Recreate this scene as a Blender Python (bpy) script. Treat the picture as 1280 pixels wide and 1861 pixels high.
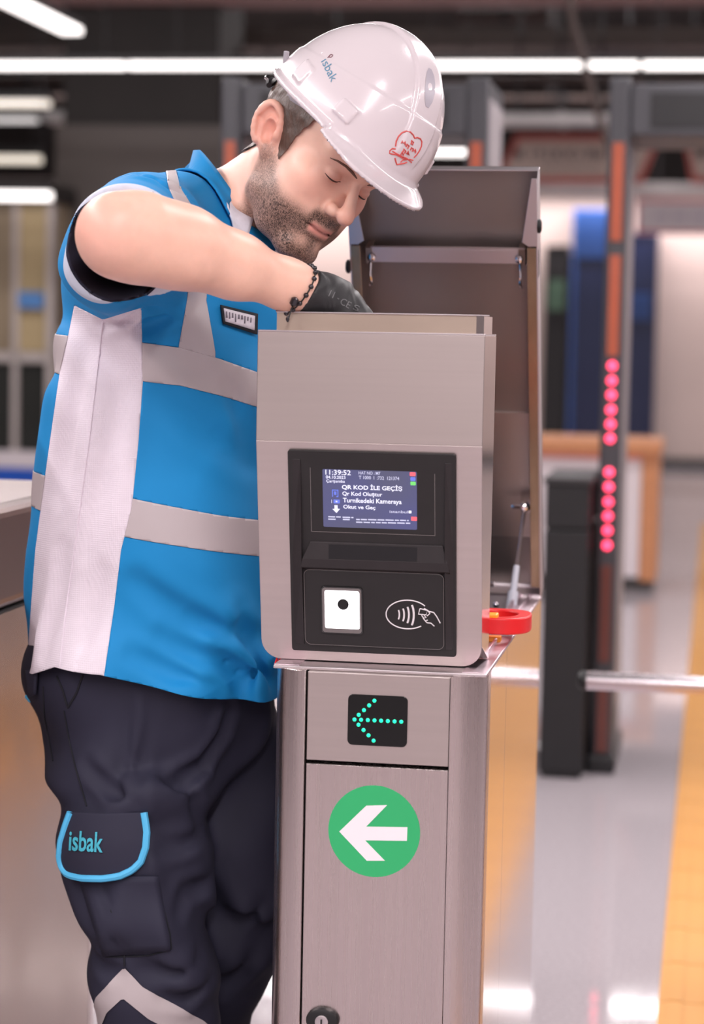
import bpy, bmesh, math, random
import numpy as np
from mathutils import Vector, Matrix

for o in list(bpy.data.objects):
    bpy.data.objects.remove(o, do_unlink=True)
SC = bpy.context.scene
COL = SC.collection
random.seed(7)

# ---------------------------------------------------------------- camera
FPX = 4000.0                       # focal length in pixels of the 1280x1861 frame
CAM = np.array([0.0, 0.0, 1.42])
PITCH = math.atan((930.5 - 612.0) / FPX)
ROLL = 0.0195
_f = np.array([0, math.cos(PITCH), -math.sin(PITCH)])
_u0 = np.array([0, math.sin(PITCH), math.cos(PITCH)])
_r0 = np.array([1.0, 0, 0])
_r = math.cos(ROLL) * _r0 + math.sin(ROLL) * _u0
_u = -math.sin(ROLL) * _r0 + math.cos(ROLL) * _u0
cam_data = bpy.data.cameras.new('camera')
cam = bpy.data.objects.new('camera', cam_data)
COL.objects.link(cam)
cam.matrix_world = Matrix(((_r[0], _u[0], -_f[0], CAM[0]), (_r[1], _u[1], -_f[1], CAM[1]),
                           (_r[2], _u[2], -_f[2], CAM[2]), (0, 0, 0, 1)))
cam_data.sensor_fit = 'HORIZONTAL'
cam_data.sensor_width = 36.0
cam_data.lens = 36.0 * FPX / 1280.0
cam_data.clip_start = 0.05
cam_data.clip_end = 200
cam_data.dof.use_dof = True
cam_data.dof.focus_distance = 3.05
cam_data.dof.aperture_fstop = 4.7
SC.camera = cam

# ---------------------------------------------------------------- world, exposure
SC.view_settings.view_transform = 'Standard'
SC.view_settings.look = 'None'
SC.view_settings.gamma = 1.0
SC.view_settings.use_curve_mapping = False
SC.view_settings.exposure = 0.12
world = bpy.data.worlds.new('world')
SC.world = world
world.use_nodes = True
world.node_tree.nodes['Background'].inputs[0].default_value = (0.95, 0.9, 0.92, 1)
world.node_tree.nodes['Background'].inputs[1].default_value = 0.30

# station axes: everything built into the hall is turned by YAW against the camera
YAW = math.radians(9.32)
RX = np.array([math.cos(YAW), -math.sin(YAW), 0])
RY = np.array([math.sin(YAW), math.cos(YAW), 0])


def st(sx, sy, z):
    """station coordinates (right, deep, up) to world"""
    return RX * sx + RY * sy + np.array([0, 0, z])


def to_st(w):
    w = np.asarray(w, float)
    return np.array([w @ RX, w @ RY, w[2]])


def ray(px, py):
    return _f * FPX + _r * (px - 640.0) - _u * (py - 930.5)


def P(px, py, Y):
    """world point at depth Y metres in front of the camera, seen at a photograph position"""
    d = ray(px, py)
    return CAM + d * (Y / d[1])


def on_floor(px, py, z=0.0):
    d = ray(px, py)
    return CAM + d * ((z - CAM[2]) / d[2])


# the hall's lamps: rows of linear ceiling fixtures, as (station x, y0, y1, z, power)
LAMP_ROWS = [(-2.6, -4.5, 8.5, 3.25, 330), (0.4, -4.5, 1.5, 3.25, 220), (0.4, 3.6, 8.5, 3.25, 130), (3.4, -4.5, 8.5, 3.25, 290)]
# added fill lamps high out of view, brightening the far hall, as (station y, z, power)
FILL_CROSS = [(10.8, 4.40, 190), (13.4, 4.42, 150), (19.2, 4.44, 240)]
LAMP_COL = (1.0, 0.93, 0.94)

# ---------------------------------------------------------------- materials
MATS = {}


def mat(name, col, rough=0.5, metal=0.0, **kw):
    """procedural principled material; kw: noise=(scale, amount), bump=(scale, strength), stretch, emit, coat, alpha, spec, attr"""
    if name in MATS:
        return MATS[name]
    m = bpy.data.materials.new(name)
    m.use_nodes = True
    nt = m.node_tree
    b = nt.nodes['Principled BSDF']
    N = nt.nodes.new
    L = nt.links.new
    c = tuple(col) + (1.0,)
    b.inputs['Base Color'].default_value = c
    b.inputs['Roughness'].default_value = rough
    b.inputs['Metallic'].default_value = metal
    if 'spec' in kw:
        b.inputs['Specular IOR Level'].default_value = kw['spec']
    if 'coat' in kw:
        b.inputs['Coat Weight'].default_value = kw['coat']
        b.inputs['Coat Roughness'].default_value = kw.get('coat_rough', 0.06)
    if 'sss' in kw:
        b.inputs['Subsurface Weight'].default_value = kw['sss']
        b.inputs['Subsurface Radius'].default_value = (0.012, 0.005, 0.003)
        b.inputs['Subsurface Scale'].default_value = 1.0
    if 'sheen' in kw:
        b.inputs['Sheen Weight'].default_value = kw['sheen']
    if 'trans' in kw:
        b.inputs['Transmission Weight'].default_value = kw['trans']
    if 'aniso' in kw:
        b.inputs['Anisotropic'].default_value = kw['aniso']
    if 'emit' in kw:
        b.inputs['Emission Color'].default_value = tuple(kw.get('emit_col', col)) + (1,)
        b.inputs['Emission Strength'].default_value = kw['emit']
    src = None
    if 'attr' in kw:
        a = N('ShaderNodeAttribute')
        a.attribute_name = kw['attr']
        src = a.outputs['Color']
        L(src, b.inputs['Base Color'])
    tc = None
    if 'noise' in kw or 'bump' in kw or 'rnoise' in kw:
        tc = N('ShaderNodeTexCoord')
        mp = N('ShaderNodeMapping')
        mp.inputs['Scale'].default_value = kw.get('stretch', (1, 1, 1))
        L(tc.outputs['Object'], mp.inputs['Vector'])
    if 'noise' in kw:
        sc, am = kw['noise']
        n = N('ShaderNodeTexNoise')
        n.inputs['Scale'].default_value = sc
        n.inputs['Detail'].default_value = kw.get('detail', 5)
        L(mp.outputs['Vector'], n.inputs['Vector'])
        mr = N('ShaderNodeMapRange')
        mr.inputs['From Min'].default_value = 0.25
        mr.inputs['From Max'].default_value = 0.75
        mr.inputs['To Min'].default_value = 1 - am
        mr.inputs['To Max'].default_value = 1 + am
        L(n.outputs['Fac'], mr.inputs['Value'])
        mx = N('ShaderNodeVectorMath')
        mx.operation = 'SCALE'
        if src is None:
            mx.inputs[0].default_value = col
        else:
            L(src, mx.inputs[0])
        L(mr.outputs['Result'], mx.inputs['Scale'])
        L(mx.outputs['Vector'], b.inputs['Base Color'])
    if 'rnoise' in kw:
        sc, am = kw['rnoise']
        n = N('ShaderNodeTexNoise')
        n.inputs['Scale'].default_value = sc
        n.inputs['Detail'].default_value = 4
        L(mp.outputs['Vector'], n.inputs['Vector'])
        mr = N('ShaderNodeMapRange')
        mr.inputs['From Min'].default_value = 0.3
        mr.inputs['From Max'].default_value = 0.7
        mr.inputs['To Min'].default_value = max(0.0, rough - am)
        mr.inputs['To Max'].default_value = rough + am
        L(n.outputs['Fac'], mr.inputs['Value'])
        L(mr.outputs['Result'], b.inputs['Roughness'])
    if 'bump' in kw:
        sc, stg = kw['bump']
        if kw.get('bump_kind') == 'dots':
            n = N('ShaderNodeTexVoronoi')
            n.inputs['Randomness'].default_value = 0.0
            n.inputs['Scale'].default_value = sc
            out = n.outputs['Distance']
        else:
            n = N('ShaderNodeTexNoise')
            n.inputs['Scale'].default_value = sc
            n.inputs['Detail'].default_value = kw.get('bdetail', 3)
            out = n.outputs['Fac']
        L(mp.outputs['Vector'], n.inputs['Vector'])
        bp = N('ShaderNodeBump')
        bp.inputs['Strength'].default_value = stg
        bp.inputs['Distance'].default_value = kw.get('bdist', 0.001)
        L(out, bp.inputs['Height'])
        L(bp.outputs['Normal'], b.inputs['Normal'])
    MATS[name] = m
    return m


def lin(r, g, b):
    """sRGB 0-255 to linear"""
    def f(v):
        v /= 255.0
        return v / 12.92 if v <= 0.04045 else ((v + 0.055) / 1.055) ** 2.4
    return (f(r), f(g), f(b))


# ---------------------------------------------------------------- object helpers
def tag(o, label=None, cat=None, group=None, kind=None):
    if label:
        o['label'] = label
    if cat:
        o['category'] = cat
    if group:
        o['group'] = group
    if kind:
        o['kind'] = kind
    return o


def empty(name, loc=(0, 0, 0), rz=None):
    o = bpy.data.objects.new(name, None)
    COL.objects.link(o)
    o.location = tuple(loc)
    o.rotation_euler = (0, 0, -YAW if rz is None else rz)
    o.empty_display_size = 0.1
    return o


def link(name, me, m=None, parent=None, smooth=False):
    if m is not None:
        me.materials.append(m)
    o = bpy.data.objects.new(name, me)
    COL.objects.link(o)
    if parent is not None:
        o.parent = parent
    if smooth:
        me.polygons.foreach_set('use_smooth', [True] * len(me.polygons))
    return o


def copy_tree(o, parent=None):
    c = o.copy()
    COL.objects.link(c)
    c.parent = parent
    for ch in list(o.children):
        copy_tree(ch, c)
    return c


class MB:
    """collects faces; build() links them as one mesh object"""

    def __init__(self):
        self.v = []
        self.f = []

    def add(self, vs, fs):
        n = len(self.v)
        self.v += [tuple(float(c) for c in p) for p in vs]
        self.f += [tuple(i + n for i in q) for q in fs]
        return self

    def box(self, a, b):
        x0, y0, z0 = a
        x1, y1, z1 = b
        return self.add([(x0, y0, z0), (x1, y0, z0), (x1, y1, z0), (x0, y1, z0), (x0, y0, z1), (x1, y0, z1), (x1, y1, z1), (x0, y1, z1)],
                        [(0, 3, 2, 1), (4, 5, 6, 7), (0, 1, 5, 4), (1, 2, 6, 5), (2, 3, 7, 6), (3, 0, 4, 7)])

    def prism(self, pts, vec):
        """closed outline (3d points) pushed along vec"""
        n = len(pts)
        pts = [np.asarray(p, float) for p in pts]
        vec = np.asarray(vec, float)
        return self.add(pts + [p + vec for p in pts],
                        [tuple(range(n))[::-1], tuple(range(n, 2 * n))] + [(i, (i + 1) % n, n + (i + 1) % n, n + i) for i in range(n)])

    def tube(self, pts, r, n=10, caps=True, closed=False):
        pts = [np.asarray(p, float) for p in pts]
        m = len(pts)
        rs = r if hasattr(r, '__len__') else [r] * m
        vs, fs = [], []
        prev = None
        for i, p in enumerate(pts):
            if closed:
                t = pts[(i + 1) % m] - pts[i - 1]
            else:
                t = pts[min(i + 1, m - 1)] - pts[max(i - 1, 0)]
            t = t / (np.linalg.norm(t) + 1e-12)
            if prev is None:
                ref = np.array([0, 0, 1.0]) if abs(t[2]) < 0.9 else np.array([1.0, 0, 0])
            else:
                ref = prev
            a = ref - t * (ref @ t)
            a /= np.linalg.norm(a) + 1e-12
            prev = a
            b = np.cross(t, a)
            for k in range(n):
                w = 2 * math.pi * k / n
                vs.append(p + (a * math.cos(w) + b * math.sin(w)) * rs[i])
        for i in range(m if closed else m - 1):
            j = (i + 1) % m
            for k in range(n):
                l = (k + 1) % n
                fs.append((i * n + k, i * n + l, j * n + l, j * n + k))
        if caps and not closed:
            fs.append(tuple(range(n))[::-1])
            fs.append(tuple(range((m - 1) * n, m * n)))
        return self.add(vs, fs)

    def lathe(self, c, axis, prof, n=24):
        """prof: list of (distance along axis, radius)"""
        c = np.asarray(c, float)
        ax = np.asarray(axis, float)
        ax = ax / np.linalg.norm(ax)
        return self.tube([c + ax * d for d, _ in prof], [r for _, r in prof], n=n) if False else self._lathe(c, ax, prof, n)

    def _lathe(self, c, ax, prof, n):
        ref = np.array([0, 0, 1.0]) if abs(ax[2]) < 0.9 else np.array([1.0, 0, 0])
        a = ref - ax * (ref @ ax)
        a /= np.linalg.norm(a)
        b = np.cross(ax, a)
        vs, fs = [], []
        for d, r in prof:
            for k in range(n):
                w = 2 * math.pi * k / n
                vs.append(c + ax * d + (a * math.cos(w) + b * math.sin(w)) * r)
        m = len(prof)
        for i in range(m - 1):
            for k in range(n):
                l = (k + 1) % n
                fs.append((i * n + k, i * n + l, (i + 1) * n + l, (i + 1) * n + k))
        fs.append(tuple(range(n))[::-1])
        fs.append(tuple(range((m - 1) * n, m * n)))
        return self.add(vs, fs)

    def build(self, name, m, parent=None, bevel=0.0, smooth=False, seg=2, sub=0):
        me = bpy.data.meshes.new(name)
        me.from_pydata(self.v, [], self.f)
        me.update()
        bm = bmesh.new()
        bm.from_mesh(me)
        bmesh.ops.recalc_face_normals(bm, faces=bm.faces)
        bm.to_mesh(me)
        bm.free()
        o = link(name, me, m, parent, smooth)
        if bevel:
            md = o.modifiers.new('bevel', 'BEVEL')
            md.width = bevel
            md.segments = seg
            md.limit_method = 'ANGLE'
            md.angle_limit = math.radians(35)
            if smooth:
                pass
        if sub:
            md = o.modifiers.new('sub', 'SUBSURF')
            md.levels = md.render_levels = sub
        if smooth:
            sharpen(me, 40)
        return o


def sharpen(me, deg):
    bm = bmesh.new()
    bm.from_mesh(me)
    lim = math.radians(deg)
    for e in bm.edges:
        if len(e.link_faces) == 2 and e.calc_face_angle(0) > lim:
            e.smooth = False
    bm.to_mesh(me)
    bm.free()


def rrect(x0, y0, x1, y1, r, n=6):
    """rounded rectangle outline, counter-clockwise"""
    out = []
    rr = r if hasattr(r, '__len__') else (r, r, r, r)
    for (cx, cy, a0, q) in ((x1 - rr[0], y1 - rr[0], 0, rr[0]), (x0 + rr[1], y1 - rr[1], 90, rr[1]), (x0 + rr[2], y0 + rr[2], 180, rr[2]), (x1 - rr[3], y0 + rr[3], 270, rr[3])):
        if q <= 1e-6:
            out.append((cx, cy))
            continue
        for k in range(n + 1):
            w = math.radians(a0 + 90 * k / n)
            out.append((cx + q * math.cos(w), cy + q * math.sin(w)))
    return out


class Plane:
    """a flat panel of a thing: origin, right and up axes (thing's coordinates), normal towards the viewer"""

    def __init__(self, o, ex, ey):
        self.o = np.asarray(o, float)
        self.ex = np.asarray(ex, float) / np.linalg.norm(ex)
        ey = np.asarray(ey, float)
        self.ey = ey / np.linalg.norm(ey)
        self.n = np.cross(self.ex, self.ey)

    def at(self, x, y, d=0.0):
        return self.o + self.ex * x + self.ey * y + self.n * d

    def slab(self, mb, outline, d0, d1):
        return mb.prism([self.at(x, y, d0) for x, y in outline], self.n * (d1 - d0))


def text_polys(s, bold=0.0):
    """outline font text as (verts 2d, faces), scaled so that its box is returned too"""
    cu = bpy.data.curves.new('txt', 'FONT')
    cu.body = s
    cu.offset = bold
    cu.resolution_u = 3
    o = bpy.data.objects.new('txt', cu)
    COL.objects.link(o)
    dg = bpy.context.evaluated_depsgraph_get()
    me = bpy.data.meshes.new_from_object(o.evaluated_get(dg))
    v = np.array([p.co[:2] for p in me.vertices]) if len(me.vertices) else np.zeros((1, 2))
    f = [tuple(p.vertices) for p in me.polygons]
    bpy.data.objects.remove(o, do_unlink=True)
    bpy.data.curves.remove(cu)
    bpy.data.meshes.remove(me)
    return v, f


def fit_text(s, x0, y0, x1, y1, bold=0.0):
    v, f = text_polys(s, bold)
    lo, hi = v.min(0), v.max(0)
    q = (v - lo) / (hi - lo)
    return np.stack([x0 + q[:, 0] * (x1 - x0), y0 + q[:, 1] * (y1 - y0)], 1), f


def plane_text(name, pl, s, box, d, m, parent, bold=0.0, label=None):
    v, f = fit_text(s, *box, bold=bold)
    mb = MB()
    mb.add([pl.at(x, y, d) for x, y in v], f)
    o = mb.build(name, m, parent)
    if label:
        o['label'] = label
    return o


# ---------------------------------------------------------------- signed-distance modelling (for the person, clothes and helmet)
def smin(a, b, k):
    h = np.clip(0.5 + 0.5 * (b - a) / k, 0, 1)
    return b * (1 - h) + a * h - k * h * (1 - h)


def smax(a, b, k):
    return -smin(-a, -b, k)


def capsule(p, a, b, ra, rb):
    a = np.asarray(a, np.float32)
    b = np.asarray(b, np.float32)
    ab = b - a
    t = np.clip(((p - a) @ ab) / max(float(ab @ ab), 1e-9), 0, 1)
    q = p - (a + t[:, None] * ab)
    return np.sqrt((q * q).sum(1)) - (ra + (rb - ra) * t)


def chain(p, pts, rs, k=0.02):
    d = None
    for i in range(len(pts) - 1):
        e = capsule(p, pts[i], pts[i + 1], rs[i], rs[i + 1])
        d = e if d is None else smin(d, e, k)
    return d


def ellip(p, c, r, R=None):
    q = p - np.asarray(c, np.float32)
    if R is not None:
        q = q @ np.asarray(R, np.float32)
    r = np.asarray(r, np.float32)
    k0 = np.sqrt(((q / r) ** 2).sum(1))
    k1 = np.sqrt(((q / (r * r)) ** 2).sum(1)) + 1e-9
    return k0 * (k0 - 1) / k1


def loft(p, zs, cx, cy, af, ab, al, F, L, power=2.2):
    """stack of ovals: centre, half size to the front, back and side along horizontal axes F and L"""
    z = p[:, 2]
    o = np.argsort(zs)
    g = lambda t: np.interp(z, np.asarray(zs)[o], np.asarray(t)[o]).astype(np.float32)
    dx = p[:, 0] - g(cx)
    dy = p[:, 1] - g(cy)
    f = dx * F[0] + dy * F[1]
    l = dx * L[0] + dy * L[1]
    A = np.where(f > 0, g(af), g(ab))
    B = g(al)
    n = (np.abs(f / A) ** power + np.abs(l / B) ** power + 1e-9) ** (1.0 / power)
    return (n - 1) * np.minimum(A, B)


def surface(sdf, lo, hi, h, steps=1, B=16):
    """surface nets on a block-sparse grid; returns verts (n,3), quads (m,4)"""
    lo = np.asarray(lo, float)
    dims = (np.ceil((np.asarray(hi, float) - lo) / h / B).astype(int)) * B
    nb = dims // B
    V = np.ones(dims, np.float32)
    bi = np.stack(np.meshgrid(*[np.arange(n) for n in nb], indexing='ij'), -1).reshape(-1, 3)
    cen = (lo + (bi * B + (B - 1) / 2.0) * h).astype(np.float32)
    dc = sdf(cen)
    act = np.abs(dc) < h * B * 0.87 * 2.0
    Vb = V.reshape(nb[0], B, nb[1], B, nb[2], B)
    ins = bi[(~act) & (dc < 0)]
    if len(ins):
        Vb[ins[:, 0], :, ins[:, 1], :, ins[:, 2], :] = -1.0
    # split the active blocks once more before filling them
    C = B // 4
    so = np.stack(np.meshgrid(np.arange(C), np.arange(C), np.arange(C), indexing='ij'), -1).reshape(-1, 3)
    sb = (bi[act][:, None, :] * C + so[None]).reshape(-1, 3)
    ds = sdf((lo + (sb * 4 + 1.5) * h).astype(np.float32))
    near = np.abs(ds) < h * 4 * 0.87 * 1.5
    V4 = V.reshape(nb[0] * C, 4, nb[1] * C, 4, nb[2] * C, 4)
    ins = sb[(~near) & (ds < 0)]
    if len(ins):
        V4[ins[:, 0], :, ins[:, 1], :, ins[:, 2], :] = -1.0
    ab = sb[near]
    off = np.stack(np.meshgrid(np.arange(4), np.arange(4), np.arange(4), indexing='ij'), -1).reshape(-1, 3)
    for s in range(0, len(ab), 4000):
        blk = ab[s:s + 4000]
        pts = (lo + (blk[:, None, :] * 4 + off[None]) * h).reshape(-1, 3).astype(np.float32)
        V4[blk[:, 0], :, blk[:, 1], :, blk[:, 2], :] = sdf(pts).reshape(len(blk), 4, 4, 4)
    S = V < 0
    c = np.zeros(tuple(dims - 1), np.int8)
    for i in (0, 1):
        for j in (0, 1):
            for k in (0, 1):
                c += S[i:dims[0] - 1 + i, j:dims[1] - 1 + j, k:dims[2] - 1 + k]
    idx = np.argwhere((c > 0) & (c < 8))
    ids = np.full(tuple(dims - 1), -1, np.int32)
    ids[idx[:, 0], idx[:, 1], idx[:, 2]] = np.arange(len(idx))
    acc = np.zeros((len(idx), 3))
    cnt = np.zeros(len(idx))
    cor = [(i, j, k) for i in (0, 1) for j in (0, 1) for k in (0, 1)]
    for a in range(8):
        for b in range(a + 1, 8):
            ca, cb = np.array(cor[a]), np.array(cor[b])
            if np.abs(ca - cb).sum() != 1:
                continue
            va = V[tuple((idx + ca).T)]
            vb = V[tuple((idx + cb).T)]
            m = (va < 0) != (vb < 0)
            t = va[m] / (va[m] - vb[m])
            acc[m] += ca + (cb - ca) * t[:, None]
            cnt[m] += 1
    verts = lo + (idx + acc / cnt[:, None]) * h
    quads = []
    for ax in range(3):
        s0 = [slice(0, dims[i] - 1) for i in range(3)]
        s1 = list(s0)
        s1[ax] = slice(1, dims[ax])
        for i in range(3):
            if i != ax:
                s0[i] = s1[i] = slice(1, dims[i] - 1)
        A, Bq = S[tuple(s0)], S[tuple(s1)]
        e = np.argwhere(A != Bq)
        if not len(e):
            continue
        flip = A[tuple(e.T)]
        e = e.copy()
        u, w = (ax + 1) % 3, (ax + 2) % 3
        for i in (u, w):
            e[:, i] += 1
        def cid(du, dw):
            q = e.copy()
            q[:, u] -= du
            q[:, w] -= dw
            return ids[tuple(q.T)]
        q = np.stack([cid(1, 1), cid(0, 1), cid(0, 0), cid(1, 0)], 1)
        q[~flip] = q[~flip][:, ::-1]
        quads.append(q)
    quads = np.concatenate(quads)
    quads = quads[(quads >= 0).all(1)]
    for _ in range(steps):
        verts = verts - np.clip(sdf(verts.astype(np.float32)), -h, h)[:, None] * grad(sdf, verts, h * 0.5)
    return verts, quads


def grad(sdf, v, e):
    g = np.zeros_like(v)
    for a in range(3):
        d = np.zeros(3)
        d[a] = e
        g[:, a] = sdf((v + d).astype(np.float32)) - sdf((v - d).astype(np.float32))
    n = np.linalg.norm(g, axis=1, keepdims=True)
    return g / np.maximum(n, 1e-9)


def tris_of(q):
    return np.concatenate([q[:, [0, 1, 2]], q[:, [0, 2, 3]]])


def clip(v, t, f):
    """cut a triangle mesh along f = 0; returns (positive mesh, negative mesh)"""
    out = []
    for sgn in (1, -1):
        g = f * sgn
        ins = g[t] > 0
        k = ins.sum(1)
        keep = t[k == 3]
        nv = []
        cache = {}
        nt = []
        base = len(v)

        def cut(a, b):
            key = (a, b) if a < b else (b, a)
            if key not in cache:
                s = g[a] / (g[a] - g[b])
                cache[key] = base + len(nv)
                nv.append(v[a] + (v[b] - v[a]) * s)
            return cache[key]
        for row, m in zip(t[(k == 1) | (k == 2)], ins[(k == 1) | (k == 2)]):
            r = 0
            if m.sum() == 1:
                r = int(np.argmax(m))
                a, b, c = row[r], row[(r + 1) % 3], row[(r + 2) % 3]
                nt.append((a, cut(a, b), cut(a, c)))
            else:
                r = int(np.argmin(m))
                a, b, c = row[r], row[(r + 1) % 3], row[(r + 2) % 3]
                x, y = cut(a, b), cut(a, c)
                nt += [(x, b, c), (x, c, y)]
        vv = np.concatenate([v, np.array(nv)]) if nv else v
        tt = np.concatenate([keep, np.array(nt, int)]) if nt else keep
        used = np.unique(tt)
        re = np.full(len(vv), -1)
        re[used] = np.arange(len(used))
        out.append((vv[used], re[tt]))
    return out


def mesh_np(name, v, f, m, parent=None, off=(0, 0, 0), smooth=True, colors=None):
    me = bpy.data.meshes.new(name)
    v = np.asarray(v, float) - np.asarray(off, float)
    me.from_pydata([tuple(x) for x in v.tolist()], [], [tuple(x) for x in np.asarray(f).tolist()])
    me.update()
    if colors is not None:
        a = me.color_attributes.new('tint', 'FLOAT_COLOR', 'POINT')
        a.data.foreach_set('color', np.concatenate([colors, np.ones((len(colors), 1))], 1).astype(np.float32).ravel())
    return link(name, me, m, parent, smooth)


def trace(sdf, o, d, n=40, far=0.6):
    """march rays to the surface; o (n,3), d (n,3) unit"""
    o = np.asarray(o, float)
    d = np.asarray(d, float)
    t = np.zeros(len(o))
    for _ in range(n):
        s = sdf((o + d * t[:, None]).astype(np.float32))
        t += np.clip(s, -0.02, 0.05) * 0.8
        t = np.clip(t, -0.1, far)
    return o + d * t[:, None]


def hnoise(p, scale, seed=0):
    """cheap smooth value noise"""
    q = np.asarray(p, np.float64) * scale + seed * 17.3
    i = np.floor(q).astype(np.int64)
    f = q - i
    f = f * f * (3 - 2 * f)
    r = 0
    for a in (0, 1):
        for b in (0, 1):
            for c in (0, 1):
                n = (i[:, 0] + a) * 374761393 + (i[:, 1] + b) * 668265263 + (i[:, 2] + c) * 2147483647 + seed * 1013
                n = (n ^ (n >> 13)) * 1274126177
                n = ((n ^ (n >> 16)) & 0xffff) / 65535.0
                w = (f[:, 0] if a else 1 - f[:, 0]) * (f[:, 1] if b else 1 - f[:, 1]) * (f[:, 2] if c else 1 - f[:, 2])
                r = r + n * w
    return r

# ================================================================ THE HALL
def SP(px, py, sy):
    """station (x, z) where the view line through a photograph position meets the upright plane at station depth sy"""
    d = ray(px, py)
    t = sy / (d @ RY)
    return (d @ RX) * t, CAM[2] + d[2] * t


def struct(name, mb, m, loc=(0, 0, 0), bevel=0.0):
    o = mb.build(name, m, None, bevel)
    o.location = tuple(loc)
    o.rotation_euler = (0, 0, -YAW)
    o['kind'] = 'structure'
    return o


M_floor = mat('granite', lin(164, 156, 160), 0.05, noise=(110, 0.22), detail=8, rnoise=(6, 0.015), spec=0.2)
M_tact = mat('tactile_yellow', lin(200, 144, 76), 0.42, noise=(5, 0.07), spec=0.4)
M_wallb = mat('beige_wall', lin(226, 204, 196), 0.55, noise=(1.5, 0.04))
M_walls = mat('pale_wall', lin(205, 192, 190), 0.6, noise=(1.2, 0.05))
M_ceil = mat('dark_ceiling', lin(36, 32, 31), 0.8, noise=(3, 0.2))
M_soff = mat('dark_soffit', lin(40, 35, 34), 0.7, noise=(2, 0.2))
M_base = mat('dark_baseboard', lin(80, 76, 76), 0.5, noise=(4, 0.05))
M_dark = mat('dark_metal', lin(48, 46, 48), 0.45, noise=(9, 0.1), spec=0.4)
M_lampw = mat('lamp_diffuser', (1, 1, 1), 0.5, emit=2.4, emit_col=(1.0, 0.93, 0.90))
M_lampwarm = mat('lamp_diffuser_warm', (1, 1, 1), 0.5, emit=0.8, emit_col=(1.0, 0.88, 0.72))
M_lampdim = mat('lamp_diffuser_dim', (1, 1, 1), 0.5, emit=0.45, emit_col=(0.95, 0.92, 0.9))

HX, HY0, HY1, HZ = 11.0, -8.0, 27.0, 4.6
struct('floor', MB().box((-HX, HY0, -0.1), (HX, HY1, 0.0)), M_floor)
struct('ceiling', MB().box((-HX, HY0, HZ), (HX, HY1, HZ + 0.1)), M_ceil)
struct('wall_back', MB().box((-HX, 25.6, 0), (HX, 25.8, HZ)), M_wallb)
struct('wall_left', MB().box((-HX, HY0, 0), (-HX + 0.2, 25.6, HZ)), M_walls)
struct('wall_right', MB().box((HX - 0.2, HY0, 0), (HX, 25.6, HZ)), M_walls)
struct('wall_front', MB().box((-HX + 0.2, HY0, 0), (HX - 0.2, HY0 + 0.2, HZ)), M_walls)
struct('trim_1', MB().box((-HX + 0.2, 24.6, SP(1000, 332, 24.6)[1]), (HX - 0.2, 25.6, HZ)), M_soff)
struct('baseboard_back', MB().box((-HX + 0.2, 25.54, 0), (HX - 0.2, 25.6, 0.1)), M_base)

# tactile guide strips: pavers with raised bars, laid along the lanes
FLOOR = bpy.data.objects['floor']


def paver_mesh(w, l, bars):
    mb = MB()
    g = 0.002
    mb.box((g, g, 0), (w - g, l - g, 0.004))
    bw = 0.032
    for k in range(bars):
        x = (k + 0.5) * w / bars - bw / 2
        mb.box((x, 0.003, 0.004), (x + bw, l - 0.003, 0.0075))
    me = bpy.data.meshes.new('paver')
    me.from_pydata(mb.v, [], mb.f)
    me.update()
    me.materials.append(M_tact)
    return me


PAVER = paver_mesh(0.30, 0.30, 4)


def strip(sx0, sy0, n, cols):
    for i in range(n):
        for c in range(cols):
            o = bpy.data.objects.new('paver', PAVER)
            COL.objects.link(o)
            o.parent = FLOOR
            o.location = (sx0 + c * 0.30, sy0 + i * 0.30, 0)


sxr = to_st(on_floor(1192, 1861))[0]
strip(sxr, 2.0, 52, 2)
sxl = to_st(on_floor(-260, 1500))[0]

# ---------------------------------------------------------------- ceiling lamps
def lamp(name, c0, c1, w, h, m, label, power=0, rods=True, cat='ceiling light', group=None):
    """linear fixture between two station points (x, y, z of its underside)"""
    c0, c1 = np.array(c0, float), np.array(c1, float)
    mid = (c0 + c1) / 2
    L = np.linalg.norm(c1 - c0)
    ang = math.atan2(c1[1] - c0[1], c1[0] - c0[0])
    root = empty(name, st(*mid), -YAW + ang)
    MB().box((-L / 2, -w / 2, h * 0.45), (L / 2, w / 2, h)).build('housing', M_dark, root, 0.004)
    MB().box((-L / 2 + 0.01, -w / 2 + 0.004, 0), (L / 2 - 0.01, w / 2 - 0.004, h * 0.45)).build('diffuser', m, root, 0.004)
    if rods:
        for s in (-0.4, 0.4):
            MB().tube([(s * L, 0, h), (s * L, 0, HZ - mid[2])], 0.004, 6).build('suspension_rod', M_dark, root)
    if power:
        ld = bpy.data.lights.new(name, 'AREA')
        ld.shape = 'RECTANGLE'
        ld.size, ld.size_y = L, max(w, 0.16)
        ld.energy = power
        ld.color = LAMP_COL
        lo = bpy.data.objects.new('lamp_light', ld)
        COL.objects.link(lo)
        lo.parent = root
        lo.location = (0, 0, -0.01)
    tag(root, label, cat, group)
    return root


for (sx, y0, y1, z, pw), lab in zip(LAMP_ROWS, ('long linear ceiling lamp above the lanes left of the man', 'long linear ceiling lamp above the open turnstile front',
                                                 'linear ceiling lamp above the lane behind the man', 'long linear ceiling lamp above the lanes right of the open turnstile')):
    lamp('linear_light', (sx, y0, z), (sx, y1, z), 0.16, 0.09, M_lampw, lab, pw)

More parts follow.
